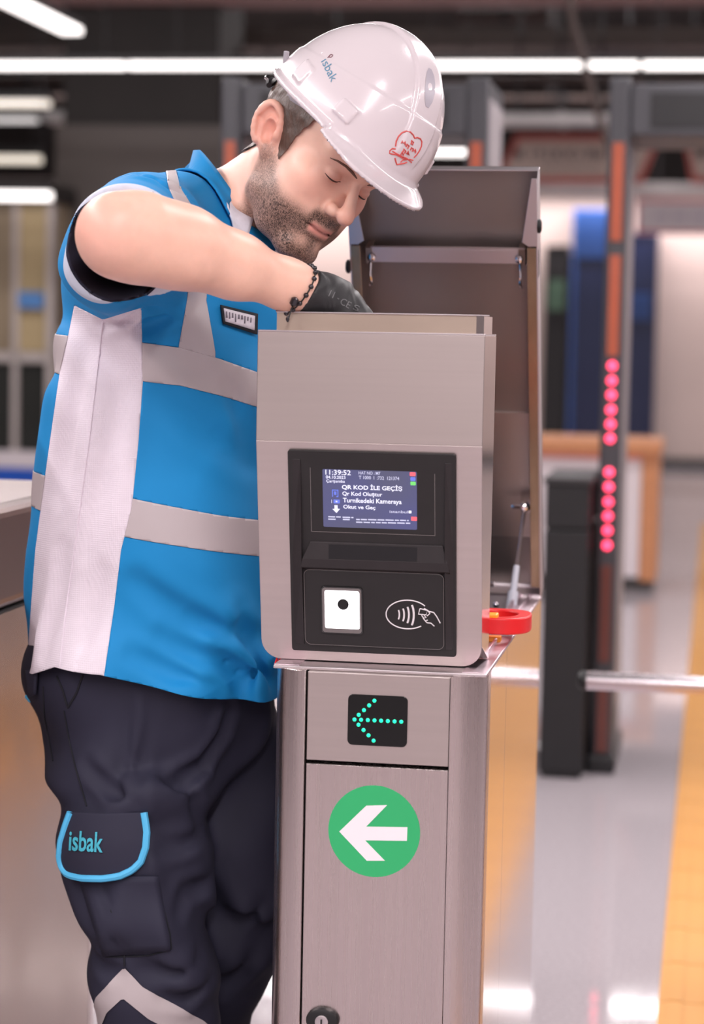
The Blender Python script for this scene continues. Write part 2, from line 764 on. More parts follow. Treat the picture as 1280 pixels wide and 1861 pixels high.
for (sy, z, pw), lab in zip(FILL_CROSS, ('high cross lamp nearest the metal detectors', 'added fill lamp high out of view between the gates and the hanging signs', 'added fill lamp high out of view in front of the hanging signs')):
    lamp('cross_fill_light', (-7.0, sy, z), (7.0, sy, z), 0.2, 0.09, M_lampw, lab, pw)  # unseen lamps, added to light the back of the hall
lamp('wall_fill_light', (-9.0, 25.1, SP(1000, 332, 24.6)[1] - 0.05), (9.0, 25.1, SP(1000, 332, 24.6)[1] - 0.05), 0.12, 0.05, M_lampdim, 'added slim fill lamp under the dark soffit along the back wall', 230, rods=False)  # lamp added under the soffit to brighten the back wall

# the bright cross line of lamps seen above the helmet, and the lamp that runs away from the camera at top left
SYL = 14.4
for (x0, x1, lab) in ((-150, 229, 'bright linear lamp at the left end of the long ceiling light line'), (232, 1163, 'bright linear lamp in the ceiling line passing behind the hard hat'),
                      (1167, 1420, 'bright linear lamp at the right end of the ceiling light line')):
    a, za = SP(x0, 116, SYL)
    b, zb = SP(x1, 120, SYL)
    z = SP(640, 124, SYL)[1]
    lamp('linear_light', (a, SYL, z), (b, SYL, z), 0.10, 0.075, M_lampw, lab)
p0, p1 = to_st(P(-40, -16, 11.4)), to_st(P(132, 62, 13.0))
z = (p0[2] + p1[2]) / 2
lamp('linear_light', (p1[0], 11.2, z), (p1[0], p1[1], z), 0.13, 0.08, M_lampw, 'bright diagonal linear lamp in the top left corner')
for (x0, x1, y, hh, sy, m, lab) in ((-60, 92, 194, 0.10, 15.2, M_lampwarm, 'dim warm ceiling lamp at left under the bright light line'),
                                    (-60, 70, 222, 0.07, 15.6, M_lampdim, 'dull grey lamp bar at left below the dim warm lamp'),
                                    (-60, 76, 296, 0.12, 16.0, M_lampwarm, 'warm ceiling lamp at left above the booth lamp'),
                                    (-60, 94, 362, 0.12, 15.0, M_lampw, 'bright lamp over the glazed booth at left'),
                                    (772, 855, 281, 0.11, 17.0, M_lampw, 'short bright lamp right of the hard hat')):
    a, z = SP(x0, y, sy)
    b, _ = SP(x1, y, sy)
    lamp('linear_light', (a, sy, z), (b, sy, z), 0.10, hh, m, lab)

# ---------------------------------------------------------------- pipes, ducts and beams under the ceiling
M_duct = mat('duct_grey', lin(88, 78, 74), 0.5, noise=(4, 0.12))
M_beam = mat('beam_pink', lin(134, 100, 98), 0.55, noise=(3, 0.12))
M_brown = mat('pipe_brown', lin(78, 64, 60), 0.5, noise=(4, 0.15))
M_tray = mat('tray_silver', lin(186, 182, 182), 0.35, metal=0.5, noise=(5, 0.12))


def cross(name, x0, x1, y0, y1, sy, dep, m, label, cat, hang=3, rnd=False):
    a, zt = SP(x0, y0, sy)
    b, _ = SP(x1, y0, sy)
    zb = SP((x0 + x1) / 2, y1, sy)[1]
    zt = SP((x0 + x1) / 2, y0, sy)[1]
    mid = (a + b) / 2
    root = empty(name, st(mid, sy, zb))
    L = (b - a) / 2
    H = zt - zb
    if rnd:
        MB().tube([(-L, 0, H / 2), (L, 0, H / 2)], H / 2, 14).build('pipe_run', m, root, smooth=True)
        for k in np.arange(-L + 0.4, L, 1.3):
            MB().tube([(k - 0.03, 0, H / 2), (k + 0.03, 0, H / 2)], H / 2 + 0.008, 14).build('pipe_clamp', M_dark, root, smooth=True)
    else:
        MB().box((-L, -dep / 2, 0), (L, dep / 2, H)).build('duct_body', m, root, 0.01)
        for k in np.arange(-L + 0.5, L, 1.6):
            MB().box((k - 0.02, -dep / 2 - 0.012, -0.012), (k + 0.02, dep / 2 + 0.012, H + 0.012)).build('duct_flange', m, root)
    if hang and zb + H < HZ - 0.02:
        for k in range(hang):
            x = -L + 2 * L * (k + 0.5) / hang
            MB().tube([(x, 0, H), (x, 0, HZ - zb)], 0.012, 6).build('hanger_rod', M_dark, root)
    tag(root, label, cat)
    return root


cross('ceiling_beam', -300, 1600, -14, 10, 16.0, 0.25, M_beam, 'pinkish beam along the top edge of the view', 'beam')
cross('air_duct', -300, 1600, 56, 92, 17.6, 0.4, M_duct, 'grey brown air duct above the bright light line', 'duct')
cross('ceiling_pipe', 832, 1010, 16, 40, 18.6, 0.2, M_brown, 'short brown pipe high above the open lid', 'pipe', rnd=True, hang=2)
cross('ceiling_pipe', -300, 1600, 136, 152, 18.0, 0.2, M_brown, 'brown pipe just under the bright light line', 'pipe', rnd=True, hang=5)
cross('ceiling_pipe', -300, 1600, 172, 188, 20.0, 0.2, M_brown, 'lower brown pipe above the cable trays', 'pipe', rnd=True, hang=5)
cross('cable_tray', 85, 405, 204, 224, 16.4, 0.3, M_tray, 'silver cable tray above the grey column', 'cable tray')
cross('cable_tray', 905, 1128, 208, 230, 17.0, 0.3, M_tray, 'silver cable tray behind the metal detectors', 'cable tray')
cross('cable_tray', 905, 1700, 335, 356, 20.0, 0.3, M_tray, 'long silver tray under the hanging signs', 'cable tray', hang=4)
# hanging cable
root = empty('hanging_cable', st(0, 0, 0), 0)
root.location = tuple(P(1035, -10, 12.5))
o0 = np.array(root.location)
MB().tube([P(x, y, 12.5) - o0 for x, y in ((1030, -60), (1042, 40), (1062, 110), (1085, 200), (1106, 262), (1128, 318), (1134, 420))], 0.022, 8).build('cable_run', M_brown, root, smooth=True)
MB().tube([P(1030, -60, 12.5) - o0, np.array([P(1030, -60, 12.5)[0], 12.5, HZ]) - o0], 0.02, 8).build('cable_drop', M_brown, root, smooth=True)
tag(root, 'thin dark cable slanting down beside the metal detector post', 'cable')

# ---------------------------------------------------------------- metal detector gates
M_gate = mat('gate_charcoal', lin(58, 57, 62), 0.4, noise=(8, 0.06))
M_gatelt = mat('gate_grey', lin(150, 142, 146), 0.45, noise=(6, 0.05))
M_gor = mat('gate_orange_strip', lin(160, 76, 50), 0.35, noise=(12, 0.08), coat=0.3)
M_gbr = mat('gate_brown_strip', lin(96, 46, 38), 0.35, noise=(12, 0.08), coat=0.3)
M_led = mat('red_led', (1.0, 0.05, 0.12), 0.4, emit=5.0, emit_col=(1.0, 0.045, 0.12))
M_black = mat('black_plastic', lin(34, 33, 35), 0.42, noise=(14, 0.08), spec=0.35)

base = to_st(on_floor(1092, 1405))
GY = base[1]


def gate_post(parent, x, leds, name='post'):
    """upright of a gate at local x, front face at local y = 0"""
    H = 2.27
    w = 0.07
    p = MB().box((x - w / 2, 0, 0.05), (x + w / 2, 0.5, H)).build(name, M_gate, parent, 0.012)
    MB().box((x - w / 2 - 0.012, -0.02, 0), (x + w / 2 + 0.012, 0.52, 0.06)).build('foot_plate', M_black, p, 0.01)
    MB().box((x - w / 2 + 0.004, 0.06, 0.2), (x + w / 2 + 0.003, 0.46, H - 0.06)).build('side_panel', M_gatelt, p, 0.004)
    for (z0, z1, m) in ((1.745, 2.06, M_gor), (1.375, 1.70, M_gor), (0.37, 0.69, M_gbr), (0.07, 0.33, M_gbr)):
        if leds or z0 > 1.3:
            MB().box((x - 0.018, -0.006, z0), (x + 0.018, 0.0, z1)).build('colour_strip', m, p, 0.002)
    return p


def gate(x_left, width, leds, label):
    root = empty('metal_detector_gate', st(x_left, GY, 0))
    gate_post(root, 0.0, leds)
    gate_post(root, width, False)
    b = MB().box((0.035, 0.0, 2.08), (width - 0.035, 0.5, 2.25)).build('crossbeam', M_gate, root, 0.012)
    MB().box((0.1, -0.006, 2.11), (width - 0.1, 0.0, 2.22)).build('display_panel', M_black, b, 0.002)
    if leds:
        for py, px in ((665, 1122), (692, 1121), (718, 1120), (745, 1119), (771, 1118), (797, 1117), (858, 1112), (885, 1111), (912, 1110), (938, 1109), (964, 1108), (991, 1107)):
            zz = SP(px, py, GY)[1]
            MB().lathe((0.0, -0.001, zz), (0, -1, 0), [(0, 0.0125), (0.008, 0.0125), (0.012, 0.009), (0.013, 0.004)], 12).build('led_lamp', M_led, root, smooth=True)
    tag(root, label, 'metal detector')
    return root


gate(base[0], 0.86, True, 'charcoal metal detector gate with a lit red led column')
xg = SP(419, 260, GY)[0]
gate(xg, SP(866, 260, GY)[0] - xg, False, 'charcoal metal detector gate behind the hard hat')

# black pedestal box beside the gate
b0 = to_st(on_floor(1032, 1410))
b0[1] -= 0.04
root = empty('black_pedestal', st(b0[0], b0[1] - 0.02, 0))
hp = SP(1035, 868, b0[1])[1]
wl, wr = SP(982, 1300, b0[1])[0] - b0[0], SP(1082, 1300, b0[1])[0] - b0[0] - 0.012
wr = min(wr, base[0] - 0.052 - b0[0])
MB().box((wl, 0, 0.02), (wr, 0.5, hp - 0.17)).build('cabinet', M_black, root, 0.006)
MB().box((wl, 0.0, hp - 0.165), (wr, 0.5, hp - 0.02)).build('top_section', M_black, root, 0.006)
MB().box((wl - 0.008, -0.008, hp - 0.02), (wr + 0.008, 0.508, hp)).build('lid_plate', M_dark, root, 0.004)
MB().box((wl + 0.01, 0.02, 0), (wr - 0.01, 0.48, 0.02)).build('plinth', M_dark, root)
tag(root, 'tall black box pedestal left of the red led post', 'pedestal')

# counter
M_wood = mat('counter_wood', lin(206, 142, 100), 0.4, noise=(9, 0.12), stretch=(1, 1, 6))
M_lamin = mat('white_laminate', lin(232, 222, 226), 0.35, noise=(3, 0.02))
c0 = to_st(on_floor(1185, 1076))
cy = c0[1]
root = empty('service_counter', st(c0[0], cy, 0))
xr = SP(1200, 900, cy)[0] - c0[0]
xl = SP(890, 900, cy)[0] - c0[0]
ht = SP(1100, 800, cy)[1]
hb = SP(1100, 824, cy)[1]
MB().box((xl, -0.05, hb), (xr, 0.7, ht)).build('counter_top', M_wood, root, 0.008)
MB().box((xl + 0.02, 0.0, 0.08), (xr - 0.11, 0.6, hb)).build('front_panel', M_lamin, root, 0.004)
MB().box((xl + 0.02, -0.012, hb - 0.03), (xr - 0.11, 0.0, hb)).build('edge_strip', mat('salmon_strip', lin(224, 128, 110), 0.4, noise=(5, 0.05)), root)
MB().box((xr - 0.108, -0.005, 0.06), (xr - 0.012, 0.6, hb)).build('corner_post', M_wood, root, 0.004)
MB().box((xl + 0.05, 0.04, 0), (xr - 0.03, 0.56, 0.079)).build('kick_plate', M_base, root)
tag(root, 'white counter with an orange wood top beyond the metal detector', 'counter')

# ---------------------------------------------------------------- things along the back wall
BY = 25.3
M_blue = mat('blue_panel', lin(44, 74, 132), 0.35, noise=(0.9, 0.35))
M_navy = mat('navy_glass', lin(38, 48, 84), 0.25, noise=(0.8, 0.2))


def wall_board(name, x0, x1, y0, y1, m, label, cat, sy=BY, frame=M_dark, fw=0.05):
    a, zt = SP(x0, y0, sy)
    b, _ = SP(x1, y0, sy)
    zb = max(0.0, SP(x0, y1, sy)[1])
    root = empty(name, st((a + b) / 2, sy, zb))
    L, H = (b - a) / 2, zt - zb
    MB().box((-L, 0, 0), (L, 0.25, H)).build('board', m, root, 0.006)
    for (p, q) in (((-L, -0.02, 0), (-L + fw, 0, H)), ((L - fw, -0.02, 0), (L, 0, H)), ((-L + fw, -0.02, H - fw), (L - fw, 0, H)), ((-L + fw, -0.02, 0), (L - fw, 0, fw))):
        MB().box(p, q).build('frame_bar', frame, root)
    tag(root, label, cat)
    return root, L, H


M_bluef = mat('blue_frame', lin(62, 100, 172), 0.4, noise=(3, 0.08))
r_, L_, H_ = wall_board('blue_display_panel', 1043, 1112, 380, 836, M_navy, 'tall blue display panel left of the led post', 'display panel', frame=M_bluef, fw=0.04)
MB().box((-L_ + 0.05, -0.03, H_ - 0.55), (L_ - 0.05, -0.0, H_ - 0.05)).build('header_sheet', M_blue, r_)
r_, L_, H_ = wall_board('blue_display_panel', 1136, 1198, 424, 836, M_navy, 'tall navy display panel right of the led post', 'display panel', frame=M_navy, fw=0.04)
MB().box((-L_ + 0.06, -0.025, H_ * 0.62), (L_ - 0.06, 0.0, H_ * 0.74)).build('picture_sheet', M_blue, r_)
r_, L_, H_ = wall_board('dark_doorway_panel', 992, 1036, 446, 836, M_dark, 'narrow dark panel just right of the open lid', 'wall panel', fw=0.03)
MB().box((-L_ + 0.04, -0.03, H_ * 0.70), (L_ - 0.04, 0.0, H_ * 0.84)).build('green_sheet', mat('green_sheet', lin(84, 112, 92), 0.5, noise=(6, 0.35)), r_)
r_, L_, H_ = wall_board('white_sign_board', 1158, 1420, 362, 424, M_lamin, 'white sign board with a pink red upper edge at right', 'sign', sy=24.3, frame=mat('pink_edge', lin(220, 120, 128), 0.5, noise=(5, 0.05)), fw=0.03)
for k in range(7):
    MB().box((-L_ + 0.2 + 0.2 * k, -0.012, H_ * 0.45), (-L_ + 0.34 + 0.2 * k, 0, H_ * 0.56)).build('print_mark', mat('print_lilac', lin(196, 186, 204), 0.6, noise=(9, 0.05)), r_)

# hanging signs
M_sgn = mat('sign_cream', lin(206, 186, 176), 0.5, noise=(2, 0.05))
M_sgr = mat('sign_red_border', lin(186, 92, 84), 0.5, noise=(3, 0.08))
M_prt = mat('sign_print', lin(70, 62, 62), 0.6, noise=(8, 0.05))


def hang_sign(pts, sy, label, marks):
    q = [SP(x, y, sy) for x, y in pts]
    cx = sum(p[0] for p in q) / 4
    zb = min(p[1] for p in q)
    root = empty('hanging_sign', st(cx, sy, zb))
    pl = [(p[0] - cx, p[1] - zb) for p in q]
    cc = np.mean(pl, 0)
    MB().prism([(x, 0, z) for x, z in pl], (0, 0.08, 0)).build('border_panel', M_sgr, root)
    ins = [(cc[0] + (x - cc[0]) * 0.92, cc[1] + (z - cc[1]) * 0.72) for x, z in pl]
    MB().prism([(x, -0.012, z) for x, z in ins], (0, 0.012, 0)).build('face_panel', M_sgn, root)
    for (x0, x1, y0, y1) in marks:
        a, z1 = SP(x0, y0, sy)
        b, z0 = SP(x1, y1, sy)
        MB().box((a - cx, -0.018, z0 - zb), (b - cx, -0.012, z1 - zb)).build('print_mark', M_prt, root)
    for x in (pl[0][0] + 0.3, pl[1][0] - 0.3):
        MB().tube([(x, 0.04, max(p[1] for p in pl) - 0.05), (x, 0.04, HZ - zb)], 0.012, 6).build('hanger_rod', M_dark, root)
    tag(root, label, 'sign')


mk = [(936, 950, 272, 288)]
x = 966
random.seed(3)
while x < 1112:
    w = random.uniform(4, 8)
    mk.append((x, x + w, 274 + random.uniform(-2, 2), 287 + random.uniform(-2, 2)))
    x += w + random.choice((2.5, 2.5, 3, 8))
x = 985
while x < 1090:
    w = random.uniform(3, 6)
    mk.append((x, x + w, 300, 305))
    x += w + 4
hang_sign([(936, 243), (1203, 243), (1168, 333), (902, 333)], 19.0, 'cream hanging sign with red border and dark print above the open lid', mk)
hang_sign([(1240, 243), (1500, 243), (1470, 333), (1256, 333)], 19.0, 'cream hanging sign with red border cut by the right edge', [(1266, 1282, 270, 288), (1290, 1380, 273, 287)])

# grey column and glazed booth at left
M_col = mat('column_grey', lin(88, 80, 77), 0.5, noise=(1.6, 0.06))
a, _ = SP(98, 500, 15.9)
b, _ = SP(402, 500, 15.9)
root = empty('grey_column', st((a + b) / 2, 15.9, 0))
L = (b - a) / 2
zt = SP(250, 226, 15.9)[1]
n = 5
for k in range(n):
    MB().box((-L, 0, zt * k / n + 0.003), (L, 0.9, zt * (k + 1) / n - 0.003)).build('cladding_panel', M_col, root, 0.006)
MB().box((-L + 0.012, 0.012, 0), (L - 0.012, 0.888, zt)).build('column_core', M_dark, root)
MB().box((-L + 0.05, 0.05, zt), (L - 0.05, 0.85, HZ)).build('column_head', M_soff, root)
tag(root, 'wide grey clad column behind the man', 'column')

BYB = 15.4
a, _ = SP(-420, 500, BYB)
b, _ = SP(90, 500, BYB)
cx = b
root = empty('glazed_booth', st(cx, BYB, 0))
zz = lambda y: SP(40, y, BYB)[1]
W = b - a
M_tan = mat('tan_panel', lin(186, 166, 128), 0.4, noise=(1.4, 0.12))
M_tan2 = mat('grey_tan_panel', lin(150, 134, 112), 0.4, noise=(1.4, 0.12))
M_fr = mat('booth_frame', lin(196, 186, 182), 0.4, noise=(4, 0.04))
M_dgl = mat('dark_glazing', lin(48, 50, 48), 0.15, noise=(0.9, 0.3))
xs = [0, SP(28, 500, BYB)[0] - b, SP(-120, 500, BYB)[0] - b, SP(-270, 500, BYB)[0] - b, -W]
for k in range(4):
    MB().box((xs[k + 1] + 0.012, 0.03, zz(638)), (xs[k] - 0.012, 0.06, zz(366))).build('tan_pane', (M_tan, M_tan2)[k % 2], root)
    MB().box((xs[k + 1] + 0.012, 0.03, zz(818)), (xs[k] - 0.012, 0.06, zz(660))).build('dark_pane', M_dgl, root)
for x in xs:
    MB().box((x - 0.022, 0.0, zz(848)), (x + 0.022, 0.08, zz(366))).build('mullion', M_fr, root)
MB().box((-W, 0.0, zz(658)), (0, 0.075, zz(640))).build('rail', M_fr, root)
MB().box((-W, -0.02, zz(850)), (0, 0.1, zz(820))).build('sill', M_lamin, root)
MB().box((-W, -0.03, zz(884)), (0, 0.1, zz(851))).build('blue_band', mat('blue_band', lin(38, 92, 200), 0.4, noise=(3, 0.06)), root)
MB().box((-W, 0.0, 0.0), (0, 0.1, zz(885))).build('base_panel', M_lamin, root)
MB().box((-W, 0.1, 0.0), (0, 1.6, zz(366))).build('booth_back', M_tan2, root)
MB().box((-W - 0.05, -0.05, zz(366)), (0.05, 1.65, zz(366) + 0.12)).build('booth_roof', M_soff, root)
MB().box((SP(34, 545, BYB)[0] - b, -0.012, zz(560)), (SP(80, 545, BYB)[0] - b, 0.0, zz(530))).build('blue_notice', mat('blue_notice', lin(84, 132, 190), 0.5, noise=(7, 0.2)), root)
tag(root, 'glazed booth with a blue band at the left edge', 'booth')

# ================================================================ THE OPEN TURNSTILE
M_steel = mat('brushed_steel', lin(208, 194, 192), 0.27, metal=1.0, noise=(3, 0.025), rnoise=(5, 0.05), stretch=(30, 30, 0.3))
M_steelh = mat('brushed_steel_head', lin(202, 189, 186), 0.38, metal=1.0, noise=(4, 0.03), stretch=(0.3, 30, 30))
M_mirror = mat('polished_steel', lin(206, 196, 196), 0.11, metal=1.0, noise=(3, 0.04), bump=(5, 0.02), bdist=0.004)
M_steeld = mat('dull_steel', lin(150, 134, 126), 0.3, metal=1.0, noise=(5, 0.08), rnoise=(4, 0.06))
M_steelb = mat('brown_edge_steel', lin(168, 148, 124), 0.35, metal=1.0, noise=(30, 0.15), stretch=(1, 1, 0.3))
M_satin = mat('satin_steel', lin(215, 205, 208), 0.38, metal=1.0, noise=(6, 0.04))
M_chrome = mat('chrome', lin(225, 220, 222), 0.08, metal=1.0, noise=(6, 0.02))
M_rail = mat('rail_steel', lin(206, 188, 196), 0.40, metal=1.0, noise=(12, 0.08), rnoise=(20, 0.08))
M_gap = mat('dark_inside', lin(26, 24, 25), 0.6, noise=(6, 0.1))
M_bez = mat('bezel_black', lin(37, 34, 35), 0.4, noise=(40, 0.08), bump=(700, 0.06), spec=0.35)
M_bez2 = mat('bezel_soft_black', lin(44, 39, 41), 0.5, noise=(40, 0.08), bump=(700, 0.1), spec=0.3)
M_rub = mat('rubber_black', lin(18, 17, 18), 0.55, noise=(20, 0.1))
M_red = mat('red_plastic', lin(226, 34, 38), 0.35, noise=(12, 0.05))
M_ora = mat('orange_plastic', lin(246, 164, 38), 0.4, noise=(12, 0.05))

mc = to_st(P(686.5, 1225, 2.9))
MX, MY = mc[0], mc[1]
ZT = SP(692, 1224, MY)[1]            # top of the body
TURN = empty('turnstile', st(MX, MY, 0))
tag(TURN, 'open steel turnstile with a lit screen and green arrow sticker', 'turnstile')


def FP(px, py, v=0.0):
    """turnstile coordinates (u, z) on the upright plane at its depth v"""
    x, z = SP(px, py, MY + v)
    return x - MX, z


HWB = 0.1440                          # half width of the body
BL = 0.93                             # body length
uc0, uc1 = FP(553, 1400)[0], FP(818, 1400)[0]


def column(side):
    """front column with a rounded outer corner"""
    e = HWB * side
    i = uc0 if side < 0 else uc1
    r = 0.046
    out = [(i, 0.012), (i, 0.0)]
    for k in range(13):
        w = math.pi / 2 * k / 12
        out.append((e - side * r + side * r * math.sin(w), r - r * math.cos(w)))
    out += [(e, 0.075), (i, 0.075)]
    if side > 0:
        out = out[::-1]
    o = MB().prism([(x, y, 0.0) for x, y in out], (0, 0, ZT)).build('front_column', M_steel, TURN, 0.0015, smooth=True)
    return o


column(-1)
column(1)
zs0 = FP(690, 1391)[1]                # seam between display panel and door
g = 0.0022
MB().box((uc0 + g, 0.002, zs0 + g), (uc1 - g, 0.02, ZT - 0.0015)).build('display_panel', M_steelh, TURN, 0.0012)
door = MB().box((uc0 + g, 0.001, 0.06), (uc1 - g, 0.02, zs0 - g)).build('front_door', M_steel, TURN, 0.0012)
MB().box((uc0 - 0.004, 0.02, 0.0), (uc1 + 0.004, 0.045, ZT - 0.004)).build('door_backing', M_gap, TURN)
MB().box((uc0 + g, 0.004, 0.0), (uc1 - g, 0.02, 0.058)).build('plinth', M_gap, TURN)
# sides and rear
for s in (-1, 1):
    x0, x1 = (HWB - 0.004, HWB) if s > 0 else (-HWB, -HWB + 0.004)
    MB().box((x0, 0.0765, 0.0), (x1, 0.305, ZT - 0.001)).build('side_panel', M_mirror, TURN, 0.0008)
    MB().box((x0, 0.3065, 0.0), (x1, BL, ZT - 0.001)).build('side_panel', M_mirror, TURN, 0.0008)
    # top rail with a raised inner lip
    a, b = (HWB - 0.034, HWB + 0.001) if s > 0 else (-HWB - 0.001, -HWB + 0.034)
    MB().box((a, 0.02, ZT - 0.001), (b, BL, ZT + 0.004)).build('top_rail', M_rail, TURN, 0.0015)
    a, b = (HWB - 0.037, HWB - 0.033) if s > 0 else (-HWB + 0.033, -HWB + 0.037)
    MB().box((a, 0.14, ZT - 0.05), (b, BL, ZT + 0.014)).build('inner_lip', M_rail, TURN, 0.001)
    c, d = (HWB - 0.02, HWB - 0.016) if s > 0 else (-HWB + 0.016, -HWB + 0.02)
    MB().box((c, 0.16, ZT + 0.004), (d, BL, ZT + 0.010)).build('rail_rib', M_rail, TURN, 0.001)
MB().box((-HWB + 0.004, BL - 0.004, 0.0), (HWB - 0.004, BL, ZT + 0.004)).build('rear_panel', M_steel, TURN, 0.001)
MB().box((-HWB, 0.012, ZT - 0.0012), (HWB, 0.155, ZT + 0.003)).build('front_top_plate', M_satin, TURN, 0.001)
MB().box((-HWB + 0.004, 0.08, ZT - 0.30), (HWB - 0.004, BL - 0.004, ZT - 0.29)).build('inner_deck', M_gap, TURN)
MB().box((-0.08, 0.42, ZT - 0.29), (0.06, 0.66, ZT - 0.10)).build('mechanism_block', M_dark, TURN, 0.006)

# red ring of the emergency drop arm with its orange tab
mb = MB()
zc = FP(928, 1130, 0.36)[1]
ucr = FP(966, 1126, 0.36)[0]
v0 = 0.36
ring = []
ru, rv = 0.052, 0.062
cu = ucr - ru
N = 40
prof_in, prof_out = [], []
for k in range(N):
    w = 2 * math.pi * k / N
    prof_out.append((cu + ru * math.copysign(abs(math.cos(w)) ** 0.75, math.cos(w)), v0 + rv * math.copysign(abs(math.sin(w)) ** 0.75, math.sin(w))))
    prof_in.append((cu + 0.62 * ru * math.cos(w), v0 + 0.66 * rv * math.sin(w)))
h0, h1 = zc - 0.012, zc + 0.012
vs = [(x, y, z) for z in (h0, h1) for pr in (prof_out, prof_in) for x, y in pr]
fs = []
for k in range(N):
    l = (k + 1) % N
    fs += [(k, l, N + l, N + k), (2 * N + k, 3 * N + k, 3 * N + l, 2 * N + l), (k, 2 * N + k, 2 * N + l, l), (N + k, N + l, 3 * N + l, 3 * N + k)]
ringo = mb.add(vs, fs).build('pull_ring', M_red, TURN, 0.002, smooth=True)
MB().box((cu - 0.10, v0 - 0.028, zc - 0.008), (cu - ru * 0.88, v0 + 0.028, zc + 0.006)).build('ring_stem', M_red, TURN, 0.003)
ub = FP(905, 1115, v0 - 0.05)[0]
MB().box((ub - 0.05, v0 - 0.055, zc - 0.006), (ub, v0 - 0.03, zc + 0.017)).build('orange_tab', M_ora, TURN, 0.002)
MB().box((ub - 0.06, v0 - 0.04, zc - 0.026), (ub + 0.004, v0 - 0.02, zc - 0.018)).build('orange_tab', M_ora, TURN, 0.001)
MB().tube([(cu - 0.075, v0, zc - 0.01), (cu - 0.075, v0, ZT - 0.295)], 0.018, 14).build('ring_post', M_dark, TURN, smooth=True)

# ---------------------------------------------------------------- lit arrow display, sticker, lock
PF = Plane((0, 0.002, 0), (1, 0, 0), (0, 0, 1))


def fbox(x0, y0, x1, y1, v=0.0):
    a = FP(x0, y1, v)
    b = FP(x1, y0, v)
    return a[0], a[1], b[0], b[1]


q = [FP(x, y) for x, y in ((634, 1262), (743, 1266), (738, 1358), (630, 1354))]
u0, u1 = (q[0][0] + q[3][0]) / 2, (q[1][0] + q[2][0]) / 2
z0, z1 = (q[2][1] + q[3][1]) / 2, (q[0][1] + q[1][1]) / 2
mb = MB()
PF.slab(mb, rrect(u0, z0, u1, z1, 0.007), -0.002, 0.0016)
disp = mb.build('arrow_display', mat('display_glass', lin(14, 14, 15), 0.22, noise=(20, 0.1), spec=0.4), TURN, 0.0006)
M_grn = mat('green_led', (0.0, 0.9, 0.45), 0.4, emit=1.15, emit_col=(0.02, 0.68, 0.30))
uu, zz_ = u1 - u0, z1 - z0
leds = [(0.115 + 0.112 * k, 0.505) for k in range(8)] + [(0.185 + 0.086 * k, 0.60 + 0.098 * k) for k in range(4)] + [(0.185 + 0.086 * k, 0.405 - 0.100 * k) for k in range(4)]
for a, b in leds:
    c = PF.at(u0 + uu * a, z0 + zz_ * b, 0.0016)
    MB().lathe(c, (0, -1, 0), [(0, 0.0027), (0.0006, 0.0027), (0.0012, 0.0017)], 10).build('led_dot', M_grn, disp)

M_gs = mat('sticker_green', lin(46, 172, 106), 0.45, noise=(8, 0.03))
M_ws = mat('sticker_white', lin(240, 228, 234), 0.5, noise=(8, 0.02))
cs = FP(680, 1511)
rs = (FP(763, 1511)[0] - FP(596, 1511)[0]) / 2
PD = Plane((0, 0.001, 0), (1, 0, 0), (0, 0, 1))
mb = MB()
PD.slab(mb, [(cs[0] + rs * math.cos(2 * math.pi * k / 64), cs[1] + rs * math.sin(2 * math.pi * k / 64)) for k in range(64)], 0.0, 0.0006)
stick = mb.build('arrow_sticker', M_gs, door)
stick['label'] = 'round green sticker'
arrow = [(617, 1511), (666, 1464), (704, 1463), (666, 1502), (741, 1503), (740, 1528), (664, 1527), (700, 1564), (667, 1564)]
mb = MB()
PD.slab(mb, [FP(x, y, 0.001) for x, y in arrow][::-1], 0.0006, 0.0010)
o = mb.build('white_arrow', M_ws, door)
o['label'] = 'white arrow pointing left'
lc = FP(587, 1853)
mb = MB()
re = 0.0225
prof = []
for d, s in ((0, 1.0), (0.006, 1.0), (0.009, 0.92), (0.0105, 0.7)):
    prof.append([PD.at(lc[0] + re * s * math.cos(2 * math.pi * k / 32), lc[1] + 0.0175 * s * math.sin(2 * math.pi * k / 32), d) for k in range(32)])
vs = [p for r in prof for p in r]
fs = [(i * 32 + k, i * 32 + (k + 1) % 32, (i + 1) * 32 + (k + 1) % 32, (i + 1) * 32 + k) for i in range(3) for k in range(32)] + [tuple(range(96, 128))]
lock = mb.add(vs, fs).build('door_lock', M_black, door, smooth=True)
MB().lathe(PD.at(lc[0], lc[1], 0.0095), (0, -1, 0), [(0, 0.009), (0.003, 0.009), (0.0036, 0.007)], 20).build('lock_cylinder', M_satin, lock, smooth=True)
MB().box((lc[0] - 0.001, -0.0139, lc[1] - 0.004), (lc[0] + 0.001, -0.0128, lc[1] + 0.004)).build('key_slot', M_rub, lock)

# ---------------------------------------------------------------- reader head
zh1 = FP(676, 606)[1]                 # top of the head
zb_ = FP(676, 806)[1]                 # bend of its front
zh0 = ZT + 0.0045
vb = 0.062                            # how far the lower front runs back
HD = 0.150                            # depth
hl, hr = FP(468, 640)[0], FP(881, 640)[0]
hb_l, hb_r = FP(488, 1190, vb)[0], FP(884, 1190, vb)[0]
hbl, hbr = (hl + hb_l) / 2, (hr + hb_r) / 2
SL = np.array([0, vb, zh0 - zb_])
slen = np.linalg.norm(SL)
th = 0.002
MB().box((hl, 0, zb_), (hr, th, zh1)).build('head_front', M_steelh, TURN, 0.0008)
PS = Plane((0, 0, zb_), (1, 0, 0), -SL)  # slanted reader face: x right, y up the slope (0 at the bend, negative below)
lowo = rrect(hl, -slen, hr, 0.0, (0, 0, 0.028, 0.028), 8)
mb = MB()
PS.slab(mb, lowo, -th, 0.0)
MB.build(mb, 'reader_face', M_steelh, TURN, 0.0008)
